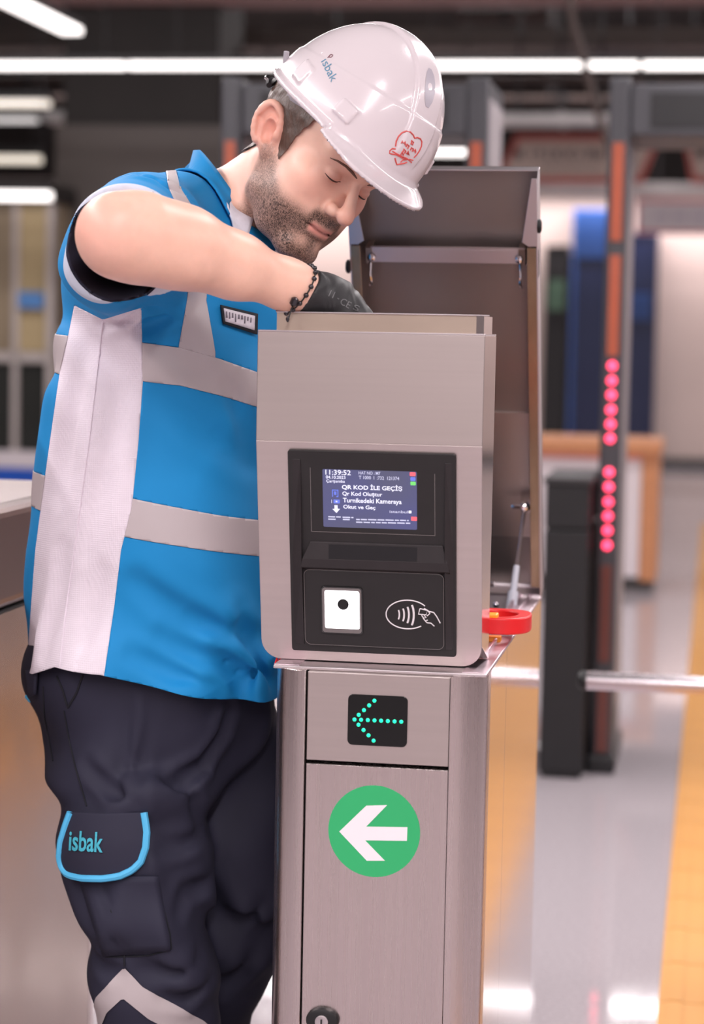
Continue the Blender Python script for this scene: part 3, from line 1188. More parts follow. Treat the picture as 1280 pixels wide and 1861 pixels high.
for s, x in ((-1, hl), (1, hr)):
    xa, xb = (x, x + th) if s < 0 else (x - th, x)
    prof = [(0.0015, zh1), (HD, zh1), (HD, zh0), (vb + 0.004, zh0 + 0.004), (0.003, zb_)]
    prof = [(0.0015, zh1), (HD, zh1), (HD, zh0), (vb, zh0 + 0.028), (vb - 0.006, zh0 + 0.034), (0.0015, zb_)]
    MB().prism([(xa, y, z) for y, z in prof], (xb - xa, 0, 0)).build('head_side', M_mirror if s > 0 else M_steel, TURN, 0.0006)
MB().box((hl + th, HD - th, zh0), (hr - th, HD, zh1)).build('head_back', M_steel, TURN)
MB().box((hl + 0.02, vb + 0.006, zh0), (hr - 0.02, HD - th, zh0 + 0.003)).build('head_bottom', M_gap, TURN)
# folded edge and rim around the head's open top
rl, rr = FP(503, 590, 0.012)[0], FP(866, 590, 0.012)[0]
zr = FP(690, 571, 0.014)[1]
for (a, b) in (((hl, 0.0, zh1), (hr, 0.013, zh1 + 0.0022)), ((hl, HD - 0.013, zh1), (hr, HD, zh1 + 0.0022)), ((hl, 0.013, zh1), (rl, HD - 0.013, zh1 + 0.0022)), ((rr + 0.013, 0.013, zh1), (hr, HD - 0.013, zh1 + 0.0022))):
    MB().box(a, b).build('top_fold', M_satin, TURN, 0.0008)
rr2 = FP(886, 590, 0.012)[0] - 0.006
M_rim = mat('rim_steel', lin(190, 172, 158), 0.4, metal=1.0, noise=(20, 0.08), stretch=(0.4, 1, 1))
MB().box((rl, 0.013, zh1 - 0.02), (rr, 0.0145, zr)).build('rim_wall', M_rim, TURN)
MB().box((rl, HD - 0.0145, zh1 - 0.02), (rr2, HD - 0.013, zr)).build('rim_wall', M_rim, TURN)
MB().box((rl, 0.0145, zh1 - 0.02), (rl + 0.0015, HD - 0.0145, zr)).build('rim_wall', M_rim, TURN)
MB().prism([(rr, 0.013, zh1 - 0.02), (rr2, 0.028, zh1 - 0.02), (rr2, HD - 0.013, zh1 - 0.02), (rr2 - 0.0015, HD - 0.0145, zh1 - 0.02), (rr2 - 0.0015, 0.029, zh1 - 0.02), (rr, 0.0145, zh1 - 0.02)], (0, 0, zr - zh1 + 0.02)).build('rim_corner', M_chrome, TURN)
MB().box((rl - 0.001, 0.0105, zr), (rr + 0.004, 0.0155, zr + 0.0016)).build('rim_fold', M_satin, TURN, 0.0006)
MB().box((rr2 - 0.012, 0.024, zr), (rr2 + 0.004, 0.06, zr + 0.0016)).build('rim_fold', M_satin, TURN, 0.0006)


def SR(px, py):
    """(x, y) on the slanted reader face"""
    d = ray(px, py)
    dl = np.array([d @ RX, d @ RY, d[2]])
    o = np.array([-MX, -MY, CAM[2]])
    t = ((PS.o - o) @ PS.n) / (dl @ PS.n)
    p = o + dl * t - PS.o
    return p @ PS.ex, p @ PS.ey


def sbox(x0, y0, x1, y1):
    """axis-aligned box on the reader face through a photo quad's mid lines"""
    ym, xm = (y0 + y1) / 2, (x0 + x1) / 2
    return SR(x0, ym)[0], SR(xm, y1)[1], SR(x1, ym)[0], SR(xm, y0)[1]


def slab(name, box, r, d0, d1, m, parent, bevel=0.0006, label=None, n=6):
    mb = MB()
    PS.slab(mb, rrect(*box, r, n), d0, d1)
    o = mb.build(name, m, parent, bevel)
    if label:
        o['label'] = label
    return o


bx = sbox(528, 820, 830, 1186)
bez = slab('reader_bezel', bx, 0.004, -0.004, 0.005, M_bez, TURN, 0.0012, 'black plastic reader bezel')
# recessed screen frame (thin raised line round the screen)
fx = sbox(566, 851, 792, 968)
M_line = mat('bezel_edge_line', lin(112, 104, 104), 0.4, noise=(30, 0.15))
w = 0.0007
for (a, b) in (((fx[0], fx[1]), (fx[2], fx[1] + w)), ((fx[0], fx[1]), (fx[0] + w, fx[3])), ((fx[2] - w, fx[1]), (fx[2], fx[3] - 0.004))):
    slab('frame_line', (a[0], a[1], b[0], b[1]), 0, 0.005, 0.0055, M_line, bez, 0)
sx0, sy0, sx1, sy1 = sbox(588.5, 853, 759, 958)
M_scr = bpy.data.materials.new('screen_glow')
M_scr.use_nodes = True
nt = M_scr.node_tree
bs = nt.nodes['Principled BSDF']
bs.inputs['Base Color'].default_value = (0.02, 0.02, 0.03, 1)
bs.inputs['Roughness'].default_value = 0.25
tcn = nt.nodes.new('ShaderNodeTexCoord')
gr = nt.nodes.new('ShaderNodeTexNoise')
gr.inputs['Scale'].default_value = 9
gr.inputs['Detail'].default_value = 1
rmp = nt.nodes.new('ShaderNodeValToRGB')
rmp.color_ramp.elements[0].position = 0.3
rmp.color_ramp.elements[0].color = lin(104, 104, 122) + (1,)
rmp.color_ramp.elements[1].position = 0.7
rmp.color_ramp.elements[1].color = lin(96, 98, 160) + (1,)
nt.links.new(tcn.outputs['Object'], gr.inputs['Vector'])
nt.links.new(gr.outputs['Fac'], rmp.inputs['Fac'])
nt.links.new(rmp.outputs['Color'], bs.inputs['Emission Color'])
bs.inputs['Emission Strength'].default_value = 0.62
scr = slab('screen', (sx0, sy0, sx1, sy1), 0.002, 0.005, 0.0056, M_scr, bez, 0, 'lit bluish grey screen')
M_tx = mat('screen_text', (0.5, 0.5, 0.6), 0.5, emit=0.72, emit_col=lin(222, 224, 245))
M_tx2 = mat('screen_text_dim', (0.4, 0.4, 0.5), 0.5, emit=0.55, emit_col=lin(190, 196, 228))
M_ic = mat('screen_icon_blue', (0.1, 0.1, 0.4), 0.5, emit=0.6, emit_col=lin(96, 132, 230))
M_icr = mat('screen_icon_red', (0.4, 0.1, 0.1), 0.5, emit=0.8, emit_col=lin(236, 84, 110))
M_icg = mat('screen_icon_green', (0.1, 0.4, 0.1), 0.5, emit=0.7, emit_col=lin(112, 206, 110))


def zpx(zx, zy):
    """position in the screen detail view (1280x914 for 210x150) to the photograph"""
    return 570 + zx / 6.095, 830 + zy / 6.095


SHEAR = None


def stext(s, zx0, zy0, zx1, zy1, m=None, bold=0.012):
    """text whose box runs from upper left to lower right in the detail view; rows follow the screen's own edges"""
    a = SR(*zpx(zx0, (zy0 + zy1) / 2))
    b = SR(*zpx(zx1, (zy0 + zy1) / 2))
    t = SR(*zpx((zx0 + zx1) / 2, zy0))
    c = SR(*zpx((zx0 + zx1) / 2, zy1))
    plane_text('screen_text', PS, s, (a[0], c[1], b[0], t[1]), 0.0059, m or M_tx, scr, bold)


stext('11:39:52', 140, 134, 420, 190)
stext('04.10.2023', 146, 198, 362, 232)
stext('Çarşamba', 150, 242, 356, 282)
stext('HAT NO : M7', 508, 152, 748, 186, M_tx2)
stext('T 1000  I  :732  121374', 510, 204, 956, 242, M_tx2)
stext('QR KOD İLE GEÇİŞ', 322, 294, 990, 368, None, 0.025)
stext('Qr Kod Oluştur', 328, 378, 768, 434, None, 0.02)
stext('Turnikedeki Kameraya', 334, 452, 984, 518, None, 0.02)
stext('Okut ve Geç', 338, 524, 694, 576, None, 0.02)
stext('istanbul', 850, 582, 1052, 612, M_tx2)


def sicon(name, zx0, zy0, zx1, zy1, m, r=0.0005):
    a = SR(*zpx(zx0, (zy0 + zy1) / 2))
    b = SR(*zpx(zx1, (zy0 + zy1) / 2))
    t = SR(*zpx((zx0 + zx1) / 2, zy0))
    c = SR(*zpx((zx0 + zx1) / 2, zy1))
    slab(name, (a[0], c[1], b[0], t[1]), r, 0.0056, 0.0060, m, scr, 0, n=2)


sicon('screen_icon', 1072, 160, 1138, 202, M_icr, 0.001)
sicon('screen_icon', 1080, 214, 1136, 256, M_ic, 0.001)
sicon('screen_icon', 1080, 264, 1140, 304, M_icg, 0.001)
sicon('screen_icon', 1088, 652, 1154, 698, M_icr, 0.001)
sicon('screen_icon', 1060, 584, 1092, 614, M_tx)
for (a, b, c, d) in ((214, 352, 284, 362), (214, 352, 224, 430), (274, 352, 284, 430), (262, 422, 284, 434), (236, 372, 262, 410)):
    sicon('phone_icon', a, b, c, d, M_ic, 0)
sicon('camera_icon', 230, 462, 300, 504, M_ic)
sicon('camera_icon', 252, 474, 274, 492, M_tx)
for (a, b, c, d) in ((206, 462, 212, 500),):
    sicon('camera_icon', a, b, c, d, M_tx2, 0)
mb = MB()
PS.slab(mb, [SR(*zpx(x, y)) for x, y in ((240, 524), (274, 524), (276, 564), (302, 564), (264, 610), (218, 566), (242, 564))][::-1], 0.0056, 0.006)
mb.build('down_arrow', M_tx, scr)
random.seed(5)
for (zx, ze, zy) in ((172, 310, 646), (330, 450, 652), (172, 268, 672), (334, 410, 676), (480, 1062, 676), (480, 1080, 706)):
    x = zx
    while x < ze - 10:
        wd = random.uniform(40, 96)
        e = min(x + wd, ze)
        sicon('ticker_mark', x, zy + (x - zx) * 0.02, e, zy + 13 + (x - zx) * 0.02, M_tx2, 0)
        x = e + 12

# ledge with the card slot, sloping out from the bezel
ly0, ly1, ly2 = SR(680, 1030)[1], SR(680, 1012)[1], SR(680, 984)[1]
lxl, lxr = SR(552, 1000)[0], SR(816, 1000)[0]
ltl, ltr = SR(566, 984)[0], SR(806, 984)[0]
mb = MB()
sec = [(ltl, ltr, ly2, 0.0045), (ltl, ltr, ly2 - 0.001, 0.007), (lxl, lxr, ly1 - 0.002, 0.013), (lxl - 0.002, lxr + 0.002, ly0, 0.0135), (lxl - 0.004, lxr + 0.004, ly0 - 0.006, 0.0045)]
vs, fs = [], []
for (a, b, y, d) in sec:
    vs += [PS.at(a, y, d), PS.at(b, y, d)]
for i in range(len(sec) - 1):
    fs.append((2 * i, 2 * i + 1, 2 * i + 3, 2 * i + 2))
n = len(sec)
fs += [tuple(2 * i for i in range(n)), tuple(2 * i + 1 for i in range(n))[::-1], (0, 1, 2 * n - 1, 2 * n - 2)]
ledge = mb.add(vs, fs).build('slot_ledge', M_bez2, bez, 0.0008)
q = [SR(x, y) for x, y in ((600, 987), (760, 991), (760, 1015), (600, 1010))]
mid = lambda a, b: ((a[0] + b[0]) / 2, (a[1] + b[1]) / 2)
slope = lambda y: 0.007 + (ly2 - 0.001 - y) / (ly2 - 0.001 - (ly1 - 0.002)) * 0.006
yy0, yy1 = mid(q[2], q[3])[1], mid(q[0], q[1])[1]
xx0, xx1 = mid(q[0], q[3])[0], mid(q[1], q[2])[0]
mb = MB()
pts = [(xx0, yy0), (xx1, yy0), (xx1, yy1), (xx0, yy1)]
mb.add([PS.at(x, y, slope(y) + 0.0004) for x, y in pts] + [PS.at(x, y, slope(y) - 0.002) for x, y in pts], [(0, 1, 2, 3), (4, 7, 6, 5), (0, 4, 5, 1), (1, 5, 6, 2), (2, 6, 7, 3), (3, 7, 4, 0)])
mb.build('card_slot', mat('slot_dark', lin(24, 22, 26), 0.3, noise=(20, 0.1)), ledge)
# lower reader panel, swelling out between side cheeks
pbx = sbox(556, 1036, 808, 1172)
slab('reader_panel', pbx, 0.008, 0.004, 0.0085, M_bez, bez, 0.0015)
wx = 0.0006
rp = rrect(pbx[0], pbx[1], pbx[2], pbx[3], 0.008, 6)
mb = MB()
mb.tube([PS.at(x, y, 0.0078) for x, y in rp], 0.0005, 6, closed=True)
mb.build('panel_edge', M_line, bez)
for s in (-1, 1):
    e = bx[0] + 0.003 if s < 0 else bx[2] - 0.003
    i = pbx[0] - 0.002 if s < 0 else pbx[2] + 0.002
    mb = MB()
    ys = [bx[1] + 0.01, ly0 - 0.004, ly1, bx[3] - 0.012]
    ds = [0.0065, 0.012, 0.0135, 0.0065]
    vs = []
    for y, d in zip(ys, ds):
        vs += [PS.at(e, y, 0.0045), PS.at(i, y, d), PS.at(i, y, 0.0045)]
    fs = []
    for k in range(3):
        for j in range(3):
            fs.append((3 * k + j, 3 * k + (j + 1) % 3, 3 * k + 3 + (j + 1) % 3, 3 * k + 3 + j))
    fs += [(0, 1, 2), (9, 11, 10)]
    mb.add(vs, fs).build('bezel_cheek', M_bez2, bez, 0.0006)
# scanner window
wb = sbox(586, 1062, 662, 1148)
fr = slab('scanner_frame', wb, 0.005, 0.0085, 0.0105, mat('scanner_frame', lin(20, 20, 21), 0.15, noise=(20, 0.1), coat=0.5), bez, 0.0008)
slab('frame_rim', (wb[0] + 0.002, wb[1] + 0.002, wb[2] - 0.002, wb[3] - 0.002), 0.004, 0.0105, 0.0108, M_line, fr, 0)
ib = sbox(593, 1069, 656, 1138)
wn = slab('scanner_window', ib, 0.003, 0.0105, 0.0112, mat('scanner_light', (1, 1, 1), 0.4, emit=1.25, emit_col=(0.96, 0.96, 1.0)), fr, 0.0003, 'bright white scanner window')
wc = SR(626.5, 1093.5)
mb = MB()
mb.lathe(PS.at(wc[0], wc[1], 0.0112), PS.n, [(0, 0.0075), (0.0012, 0.0075), (0.0012, 0.0062), (0.0006, 0.0058)], 24)
mb.build('camera_lens', M_rub, wn, smooth=True)
# contactless sign: oval, waves and a hand with a card
M_wl = mat('print_white', lin(232, 224, 228), 0.5, noise=(20, 0.02))
z4 = lambda x, y: SR(500 + x / 3.2, 800 + y / 3.2)


def pline(pts, name, rad=0.00085, closed=False):
    mb = MB()
    mb.tube([PS.at(*z4(x, y), 0.0086) for x, y in pts], rad, 6, closed=closed)
    o = mb.build(name, M_wl, bez)
    return o


oval = [(778 + 126 * math.cos(a), 1002 + 83 * math.sin(a) + 0.02 * 126 * math.cos(a)) for a in np.radians(np.arange(52, 328, 6))]
pline(oval, 'contactless_oval')
for (r, h, wd) in ((0, 26, 0.0011), (26, 36, 0.0012), (52, 46, 0.0013), (78, 58, 0.0014)):
    pts = [(724 + r + (h * 0.30) * math.cos(t * 1.2) - h * 0.12, 1003 + r * 0.02 + h * math.sin(t * 1.0) / math.sin(1.0)) for t in np.linspace(-1, 1, 9)]
    pline(pts, 'contactless_wave', wd)
for pts in ([(848, 968), (892, 978), (884, 1004), (840, 1000), (848, 968)], [(872, 966), (900, 984), (928, 990), (946, 1014), (966, 1052)],
            [(858, 1006), (868, 1022), (884, 1020), (872, 1006)], [(868, 1024), (878, 1038), (894, 1034)], [(880, 1040), (890, 1050), (912, 1052), (932, 1070)], [(892, 976), (906, 996), (890, 1010)]):
    pline(pts, 'contactless_hand', 0.0008)

# ---------------------------------------------------------------- raised lid, held by a gas strut
LEAN = math.radians(24.0)
hy, hz = BL - 0.02, ZT + 0.022
LW = 0.1495
LLEN = 0.760
LDEP = 0.055
ex = np.array([1.0, 0, 0])
el = np.array([0, -math.sin(LEAN), math.cos(LEAN)])
en = np.cross(ex, el)                  # out of the tray, towards the camera side


class LidPlane(Plane):
    pass


PL = Plane((0, hy, hz), ex, el)
LID = empty('lid_dummy')
bpy.data.objects.remove(LID, do_unlink=True)
PLN = PL.n if (PL.n[1] < 0) else -PL.n


def lbox(a, b):
    """box in lid coordinates (across, along, out)"""
    mb = MB()
    c = []
    for z in (a[2], b[2]):
        for (x, y) in ((a[0], a[1]), (b[0], a[1]), (b[0], b[1]), (a[0], b[1])):
            c.append(PL.o + PL.ex * x + PL.ey * y + PLN * z)
    return mb.add(c, [(0, 3, 2, 1), (4, 5, 6, 7), (0, 1, 5, 4), (1, 2, 6, 5), (2, 3, 7, 6), (3, 0, 4, 7)])


def lpt(x, y, z):
    return PL.o + PL.ex * x + PL.ey * y + PLN * z


t2 = 0.0022
lid = lbox((-LW, 0.0, 0.0), (LW, LLEN, t2)).build('lid', mat('lid_inner_steel', lin(152, 142, 138), 0.45, metal=1.0, noise=(4, 0.08), rnoise=(6, 0.06)), TURN, 0.001)
lid['label'] = 'raised lid tray of dull steel'
for s in (-1, 1):
    xa, xb = (-LW, -LW + t2) if s < 0 else (LW - t2, LW)
    rr_ = 0.03
    side = [(0.0 + 0.0, 0.0)]
    prof = [(LLEN, t2), (LLEN, 0.018), (LLEN - 0.03, LDEP), (rr_, LDEP)] + [(rr_ - rr_ * math.sin(w), LDEP - rr_ + rr_ * math.cos(w)) for w in np.linspace(0, math.pi / 2, 7)[1:]] + [(0.0, t2)]
    MB().prism([lpt(xa, y, z) for y, z in prof], (xb - xa, 0, 0)).build('lid_side', M_satin, lid, 0.0006)
    fa, fb = (xa + t2 + 0.0002, xa + 0.017) if s < 0 else (xb - 0.017, xb - t2 - 0.0002)
    lbox((fa, 0.03, LDEP - t2), (fb, LLEN - 0.115, LDEP)).build('lid_flange', M_steelb, lid, 0.0006)
    # wide bright flange at the free end
    if s > 0:
        q = [(fb + t2, LLEN), (fb - 0.006, LLEN), (fb - 0.022, LLEN - 0.105), (fb - 0.012, LLEN - 0.112), (fb + t2, LLEN - 0.112)]
    else:
        q = [(fa - t2, LLEN), (fa + 0.006, LLEN), (fa + 0.022, LLEN - 0.105), (fa + 0.012, LLEN - 0.112), (fa - t2, LLEN - 0.112)]
    MB().prism([lpt(x, y, LDEP) for x, y in q], PLN * 0.0015).build('end_flange', M_satin, lid, 0.0005)
lbox((-LW, LLEN - t2, t2), (LW, LLEN, 0.018)).build('lid_end', M_satin, lid, 0.0006)
lbox((-LW + t2, 0.0, t2), (LW - t2, t2, 0.03)).build('lid_end', M_satin, lid, 0.0006)
# latch bar with screws and hooks
yb = 0.622
lbox((-LW + 0.03, yb - 0.013, t2), (LW - 0.022, yb - 0.011, 0.03)).build('latch_bar', M_satin, lid)
lbox((-LW + 0.03, yb - 0.013, 0.03), (LW - 0.022, yb + 0.010, 0.032)).build('latch_bar', M_satin, lid, 0.0005)
lbox((-LW + 0.03, yb + 0.010, 0.026), (LW - 0.022, yb + 0.0125, 0.032)).build('bar_edge', M_satin, lid)
for s in (-1, 1):
    x = s * (LW - 0.027)
    lbox((x - 0.006, yb - 0.016, t2), (x + 0.006, yb + 0.012, 0.0325)).build('latch_block', M_steeld, lid, 0.001)
    MB().lathe(lpt(x - s * 0.004, yb - 0.004, 0.034), PLN, [(0, 0.0065), (0.003, 0.0065), (0.005, 0.003)], 14).build('screw', M_chrome, lid, smooth=True)
    mb = MB()
    mb.tube([lpt(x - s * 0.003, yb - 0.012, 0.036), lpt(x - s * 0.002, yb - 0.03, 0.04), lpt(x - s * 0.003, yb - 0.046, 0.038), lpt(x, yb - 0.052, 0.036)], [0.0022, 0.0018, 0.003, 0.0012], 8)
    mb.build('latch_hook', M_chrome, lid, smooth=True)
    lbox((s * LW - 0.012 if s > 0 else -LW, yb - 0.03, 0.03), (s * LW if s > 0 else -LW + 0.012, yb + 0.016, 0.05)).build('latch_pocket', M_rub, lid)
    MB().lathe(lpt(s * LW, yb - 0.01, 0.06) if s < 0 else lpt(LW, LLEN - 0.08, 0.05), (s, 0, 0), [(0, 0.011), (0.004, 0.011), (0.006, 0.008)], 16).build('side_knob', M_rub, lid, smooth=True)
# lower stiffener sheet
lbox((-LW + 0.02, 0.10, t2), (LW - 0.02, 0.335, 0.006)).build('stiffener_sheet', mat('stiffener', lin(190, 178, 172), 0.36, metal=1.0, noise=(4, 0.05), rnoise=(6, 0.05)), lid, 0.0006)
# hinge and gas strut
MB().tube([(-LW + 0.01, hy, hz), (LW - 0.01, hy, hz)], 0.008, 12).build('hinge_rod', M_satin, TURN, smooth=True)
for x in (-0.08, 0.06, 0.10):
    MB().tube([(x - 0.005, hy, hz), (x + 0.005, hy, hz)], 0.011, 12).build('hinge_knuckle', M_chrome, TURN, smooth=True)
MB().box((-HWB + 0.036, hy - 0.02, ZT - 0.03), (HWB - 0.036, hy - 0.008, ZT + 0.012)).build('hinge_plate', M_satin, TURN, 0.001)
for x in (-0.05, 0.03, 0.07):
    MB().lathe((x, hy - 0.02, ZT - 0.01), (0, -1, 0), [(0, 0.005), (0.002, 0.005), (0.004, 0.002)], 10).build('hinge_screw', M_chrome, TURN, smooth=True)
sa = lpt(LW - 0.028, 0.175, 0.035)
sb = np.array([HWB - 0.040, 0.78, ZT - 0.02])
mid_ = sa + (sb - sa) * 0.52
MB().tube([sa, mid_], 0.0032, 10).build('strut_rod', M_chrome, TURN, smooth=True)
MB().tube([mid_, sa + (sb - sa) * 0.55, sb - (sb - sa) * 0.25], [0.0045, 0.0055, 0.0055], 12).build('strut_cylinder', mat('strut_grey', lin(206, 206, 216), 0.35, noise=(8, 0.03)), TURN, smooth=True)
MB().tube([sb - (sb - sa) * 0.25, sb], 0.009, 12).build('strut_sleeve', MATS['strut_grey'], TURN, smooth=True)
MB().lathe(sa, (-1, 0, 0), [(-0.012, 0.005), (-0.006, 0.009), (0.004, 0.009), (0.008, 0.004), (0.016, 0.004), (0.018, 0.006), (0.022, 0.004)], 14).build('strut_joint', M_chrome, TURN, smooth=True)
MB().box((sa[0] + 0.006, sa[1] - 0.004, sa[2] - 0.01), (sa[0] + 0.012, sa[1] + 0.05, sa[2] + 0.01)).build('strut_bracket', M_satin, TURN)
# thin red wire at the left edge, looping out from under the head
MB().tube([(hl + 0.025, 0.075, ZT + 0.006), (hl + 0.012, 0.07, ZT + 0.018), (-HWB - 0.004, 0.068, ZT + 0.012), (-HWB - 0.010, 0.075, ZT - 0.006), (-HWB - 0.004, 0.09, ZT + 0.002)], 0.0016, 8).build('red_wire', M_red, TURN, smooth=True)

# ---------------------------------------------------------------- neighbouring turnstiles
def plain_turnstile(sx_c, sy_f, label, hw=0.1405, arm=None, length=None):
    root = empty('turnstile', st(sx_c, sy_f, 0))
    bl = length or BL
    for s in (-1, 1):
        r = 0.045
        out = [(0.10 * s, 0.0)]
        for k in range(9):
            w = math.pi / 2 * k / 8
            out.append((s * (hw - r) + s * r * math.sin(w), r - r * math.cos(w)))
        out += [(s * hw, 0.07), (0.10 * s, 0.07)]
        MB().prism([(x, y, 0) for x, y in out], (0, 0, ZT)).build('front_column', M_steel, root, smooth=True)
        out2 = [(x, bl - y) for x, y in out]
        MB().prism([(x, y, 0) for x, y in out2], (0, 0, ZT)).build('rear_column', M_steel, root, smooth=True)
        MB().box((s * hw - (0.004 if s > 0 else 0), 0.072, 0.0), (s * hw + (0.004 if s < 0 else 0), bl - 0.072, ZT)).build('side_panel', M_side, root, 0.001)
    MB().box((-0.098, 0.004, 0.0), (0.098, bl - 0.004, ZT - 0.002)).build('body_core', M_steel, root, 0.002)
    MB().box((-hw - 0.003, 0.16, ZT + 0.004), (hw + 0.003, bl + 0.004, ZT + 0.172)).build('closed_lid', M_lidc, root, 0.02, seg=4)
    MB().box((-hw, 0.0, ZT), (hw, bl, ZT + 0.0035)).build('lid_seam', M_gap, root)
    MB().box((-hw, 0.0, ZT + 0.004), (hw, 0.158, ZT + 0.44)).build('reader_head', M_steelh, root, 0.006)
    tag(root, label, 'turnstile')
    return root


M_side = mat('neighbour_side_steel', lin(172, 154, 144), 0.22, metal=1.0, noise=(3, 0.08), rnoise=(4, 0.06), bump=(60, 0.03))
M_lidc = mat('neighbour_lid_steel', lin(128, 110, 108), 0.28, metal=1.0, noise=(3, 0.08))
# the side panel seen behind the man's legs
d = ray(0, 1117)
t_ = (ZT - CAM[2]) / d[2]
pw = to_st(CAM + d * t_)
NX = pw[0] - 0.1405
plain_turnstile(NX, MY, 'closed steel turnstile at the left edge behind the man', length=1.02)
# turnstile whose chrome arm reaches into the picture at right
ap = to_st(P(1052, 1236, 4.55))
NX2 = ap[0] + 0.47 + 0.1405
t3 = plain_turnstile(NX2, ap[1] - 0.42, 'steel turnstile beyond the right edge with a chrome arm reaching in')
ax0 = (ap[0] - NX2, 0.42, ap[2])
za = ap[2]
MB().tube([(ax0[0] + 0.012, 0.42, za), (-0.13, 0.42, za)], 0.0195, 20).build('tripod_arm', mat('arm_steel', lin(214, 204, 208), 0.24, metal=1.0, noise=(8, 0.04)), t3, smooth=True)
MB().lathe((ax0[0] + 0.013, 0.42, za), (-1, 0, 0), [(-0.004, 0.0205), (0.004, 0.0205), (0.012, 0.017), (0.016, 0.009)], 20).build('arm_cap', M_rub, t3, smooth=True)
MB().lathe((-0.16, 0.42, za), (1, 0, 0), [(-0.05, 0.04), (0.0, 0.05), (0.05, 0.06)], 20).build('arm_hub', M_satin, t3, smooth=True)

# ================================================================ THE MAN
f32 = lambda *a: np.array(a, np.float32)


def project(p):
    d = np.asarray(p, float) - CAM
    z = d @ _f
    return np.stack([640 + FPX * (d @ _r) / z, 930.5 - FPX * (d @ _u) / z], 1)


def poly_sd(q, poly):
    """signed distance (positive inside) of 2d points to a closed polygon"""
    poly = np.asarray(poly, float)
    d = np.full(len(q), 1e9)
    ins = np.zeros(len(q), bool)
    for i in range(len(poly)):
        a, b = poly[i], poly[(i + 1) % len(poly)]
        ab = b - a
        t = np.clip(((q - a) @ ab) / (ab @ ab), 0, 1)
        e = q - (a + t[:, None] * ab)
        d = np.minimum(d, np.sqrt((e * e).sum(1)))
        c = ((a[1] > q[:, 1]) != (b[1] > q[:, 1])) & (q[:, 0] < (b[0] - a[0]) * (q[:, 1] - a[1]) / (b[1] - a[1] + 1e-12) + a[0])
        ins ^= c
    return np.where(ins, d, -d)


def normals(v, t):
    n = np.zeros_like(v)
    fn = np.cross(v[t[:, 1]] - v[t[:, 0]], v[t[:, 2]] - v[t[:, 0]])
    for k in range(3):
        np.add.at(n, t[:, k], fn)
    return n / np.maximum(np.linalg.norm(n, axis=1, keepdims=True), 1e-12)


def sstep(a, b, x):
    t = np.clip((x - a) / (b - a), 0, 1)
    return t * t * (3 - 2 * t)


def on_surface(sdf, pts, off, Y0=2.7):
    """photo positions laid on a surface"""
    pts = np.asarray(pts, float)
    o = np.array([P(x, y, Y0) for x, y in pts])
    d = np.array([ray(x, y) for x, y in pts])
    d /= np.linalg.norm(d, axis=1, keepdims=True)
    return trace(lambda p: sdf(p) - off, o, d, 70, 1.2)


PB = P(280, 2330, 3.30)
PB[2] = 0
MAN = empty('person', PB, 0)
tag(MAN, 'man in blue polo, navy work trousers and black glove reaching into the turnstile', 'person')

M_skin = mat('skin', lin(240, 190, 170), 0.42, attr='tint', noise=(60, 0.04), bump=(420, 0.12), bdist=0.0008, sss=0.12, spec=0.4)
M_hair = mat('hair_brown', lin(82, 56, 44), 0.5, noise=(160, 0.35), bump=(220, 0.6), stretch=(1, 1, 0.35), bdist=0.002)
M_shirt = mat('shirt_blue', lin(0, 132, 196), 0.75, noise=(4, 0.05), bump=(900, 0.10), bdist=0.0006)
M_mesh = mat('mesh_white', lin(226, 214, 224), 0.75, noise=(30, 0.03), bump=(330, 0.55), bump_kind='dots', bdist=0.0012)
M_refl = mat('reflective_grey', lin(186, 174, 176), 0.42, noise=(12, 0.04), bump=(700, 0.08), bdist=0.0005)
M_linen = mat('white_lining', lin(226, 220, 230), 0.8, noise=(60, 0.12))
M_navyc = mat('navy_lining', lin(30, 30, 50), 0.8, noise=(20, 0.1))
M_trou = mat('trouser_navy', lin(44, 43, 60), 0.72, noise=(6, 0.08), bump=(800, 0.12), bdist=0.0006, spec=0.3)
M_pipe = mat('piping_blue', lin(84, 184, 232), 0.6, noise=(14, 0.04))
M_glove = mat('glove_black', lin(40, 38, 40), 0.55, noise=(50, 0.18), bump=(500, 0.25), bdist=0.0008)
M_teal = mat('thread_teal', lin(70, 178, 200), 0.6, noise=(200, 0.15))
M_boot = mat('boot_black', lin(30, 28, 28), 0.5, noise=(20, 0.1))

# ---------------------------------------------------------------- head frame (his right, forward, up)
HC = P(569, 305, 3.2)
hx = np.array([-0.637, -0.698, 0.326])
hy_ = np.array([0.440, -0.677, -0.591])
hz_ = np.array([0.633, -0.233, 0.738])
HR = np.stack([hx, hy_, hz_], 1)
uq, _, vq = np.linalg.svd(HR)
HR = uq @ vq
HS = 0.99


def h2w(l):
    return HC + HS * (np.asarray(l, float) @ HR.T)


def w2h(p):
    return ((p - HC.astype(np.float32)) @ HR.astype(np.float32)) / HS


EAR_C = np.array([0.0760, -0.036, 0.006])
_eu = np.array([0.12, -0.48, 0.87])
_eu /= np.linalg.norm(_eu)
_en = np.array([0.94, 0.30, 0.0])
_en -= _eu * (_en @ _eu)
_en /= np.linalg.norm(_en)
_ef = np.cross(_eu, _en)
ER = np.stack([_en, _ef, _eu], 1)      # ear frame: out, forward, up


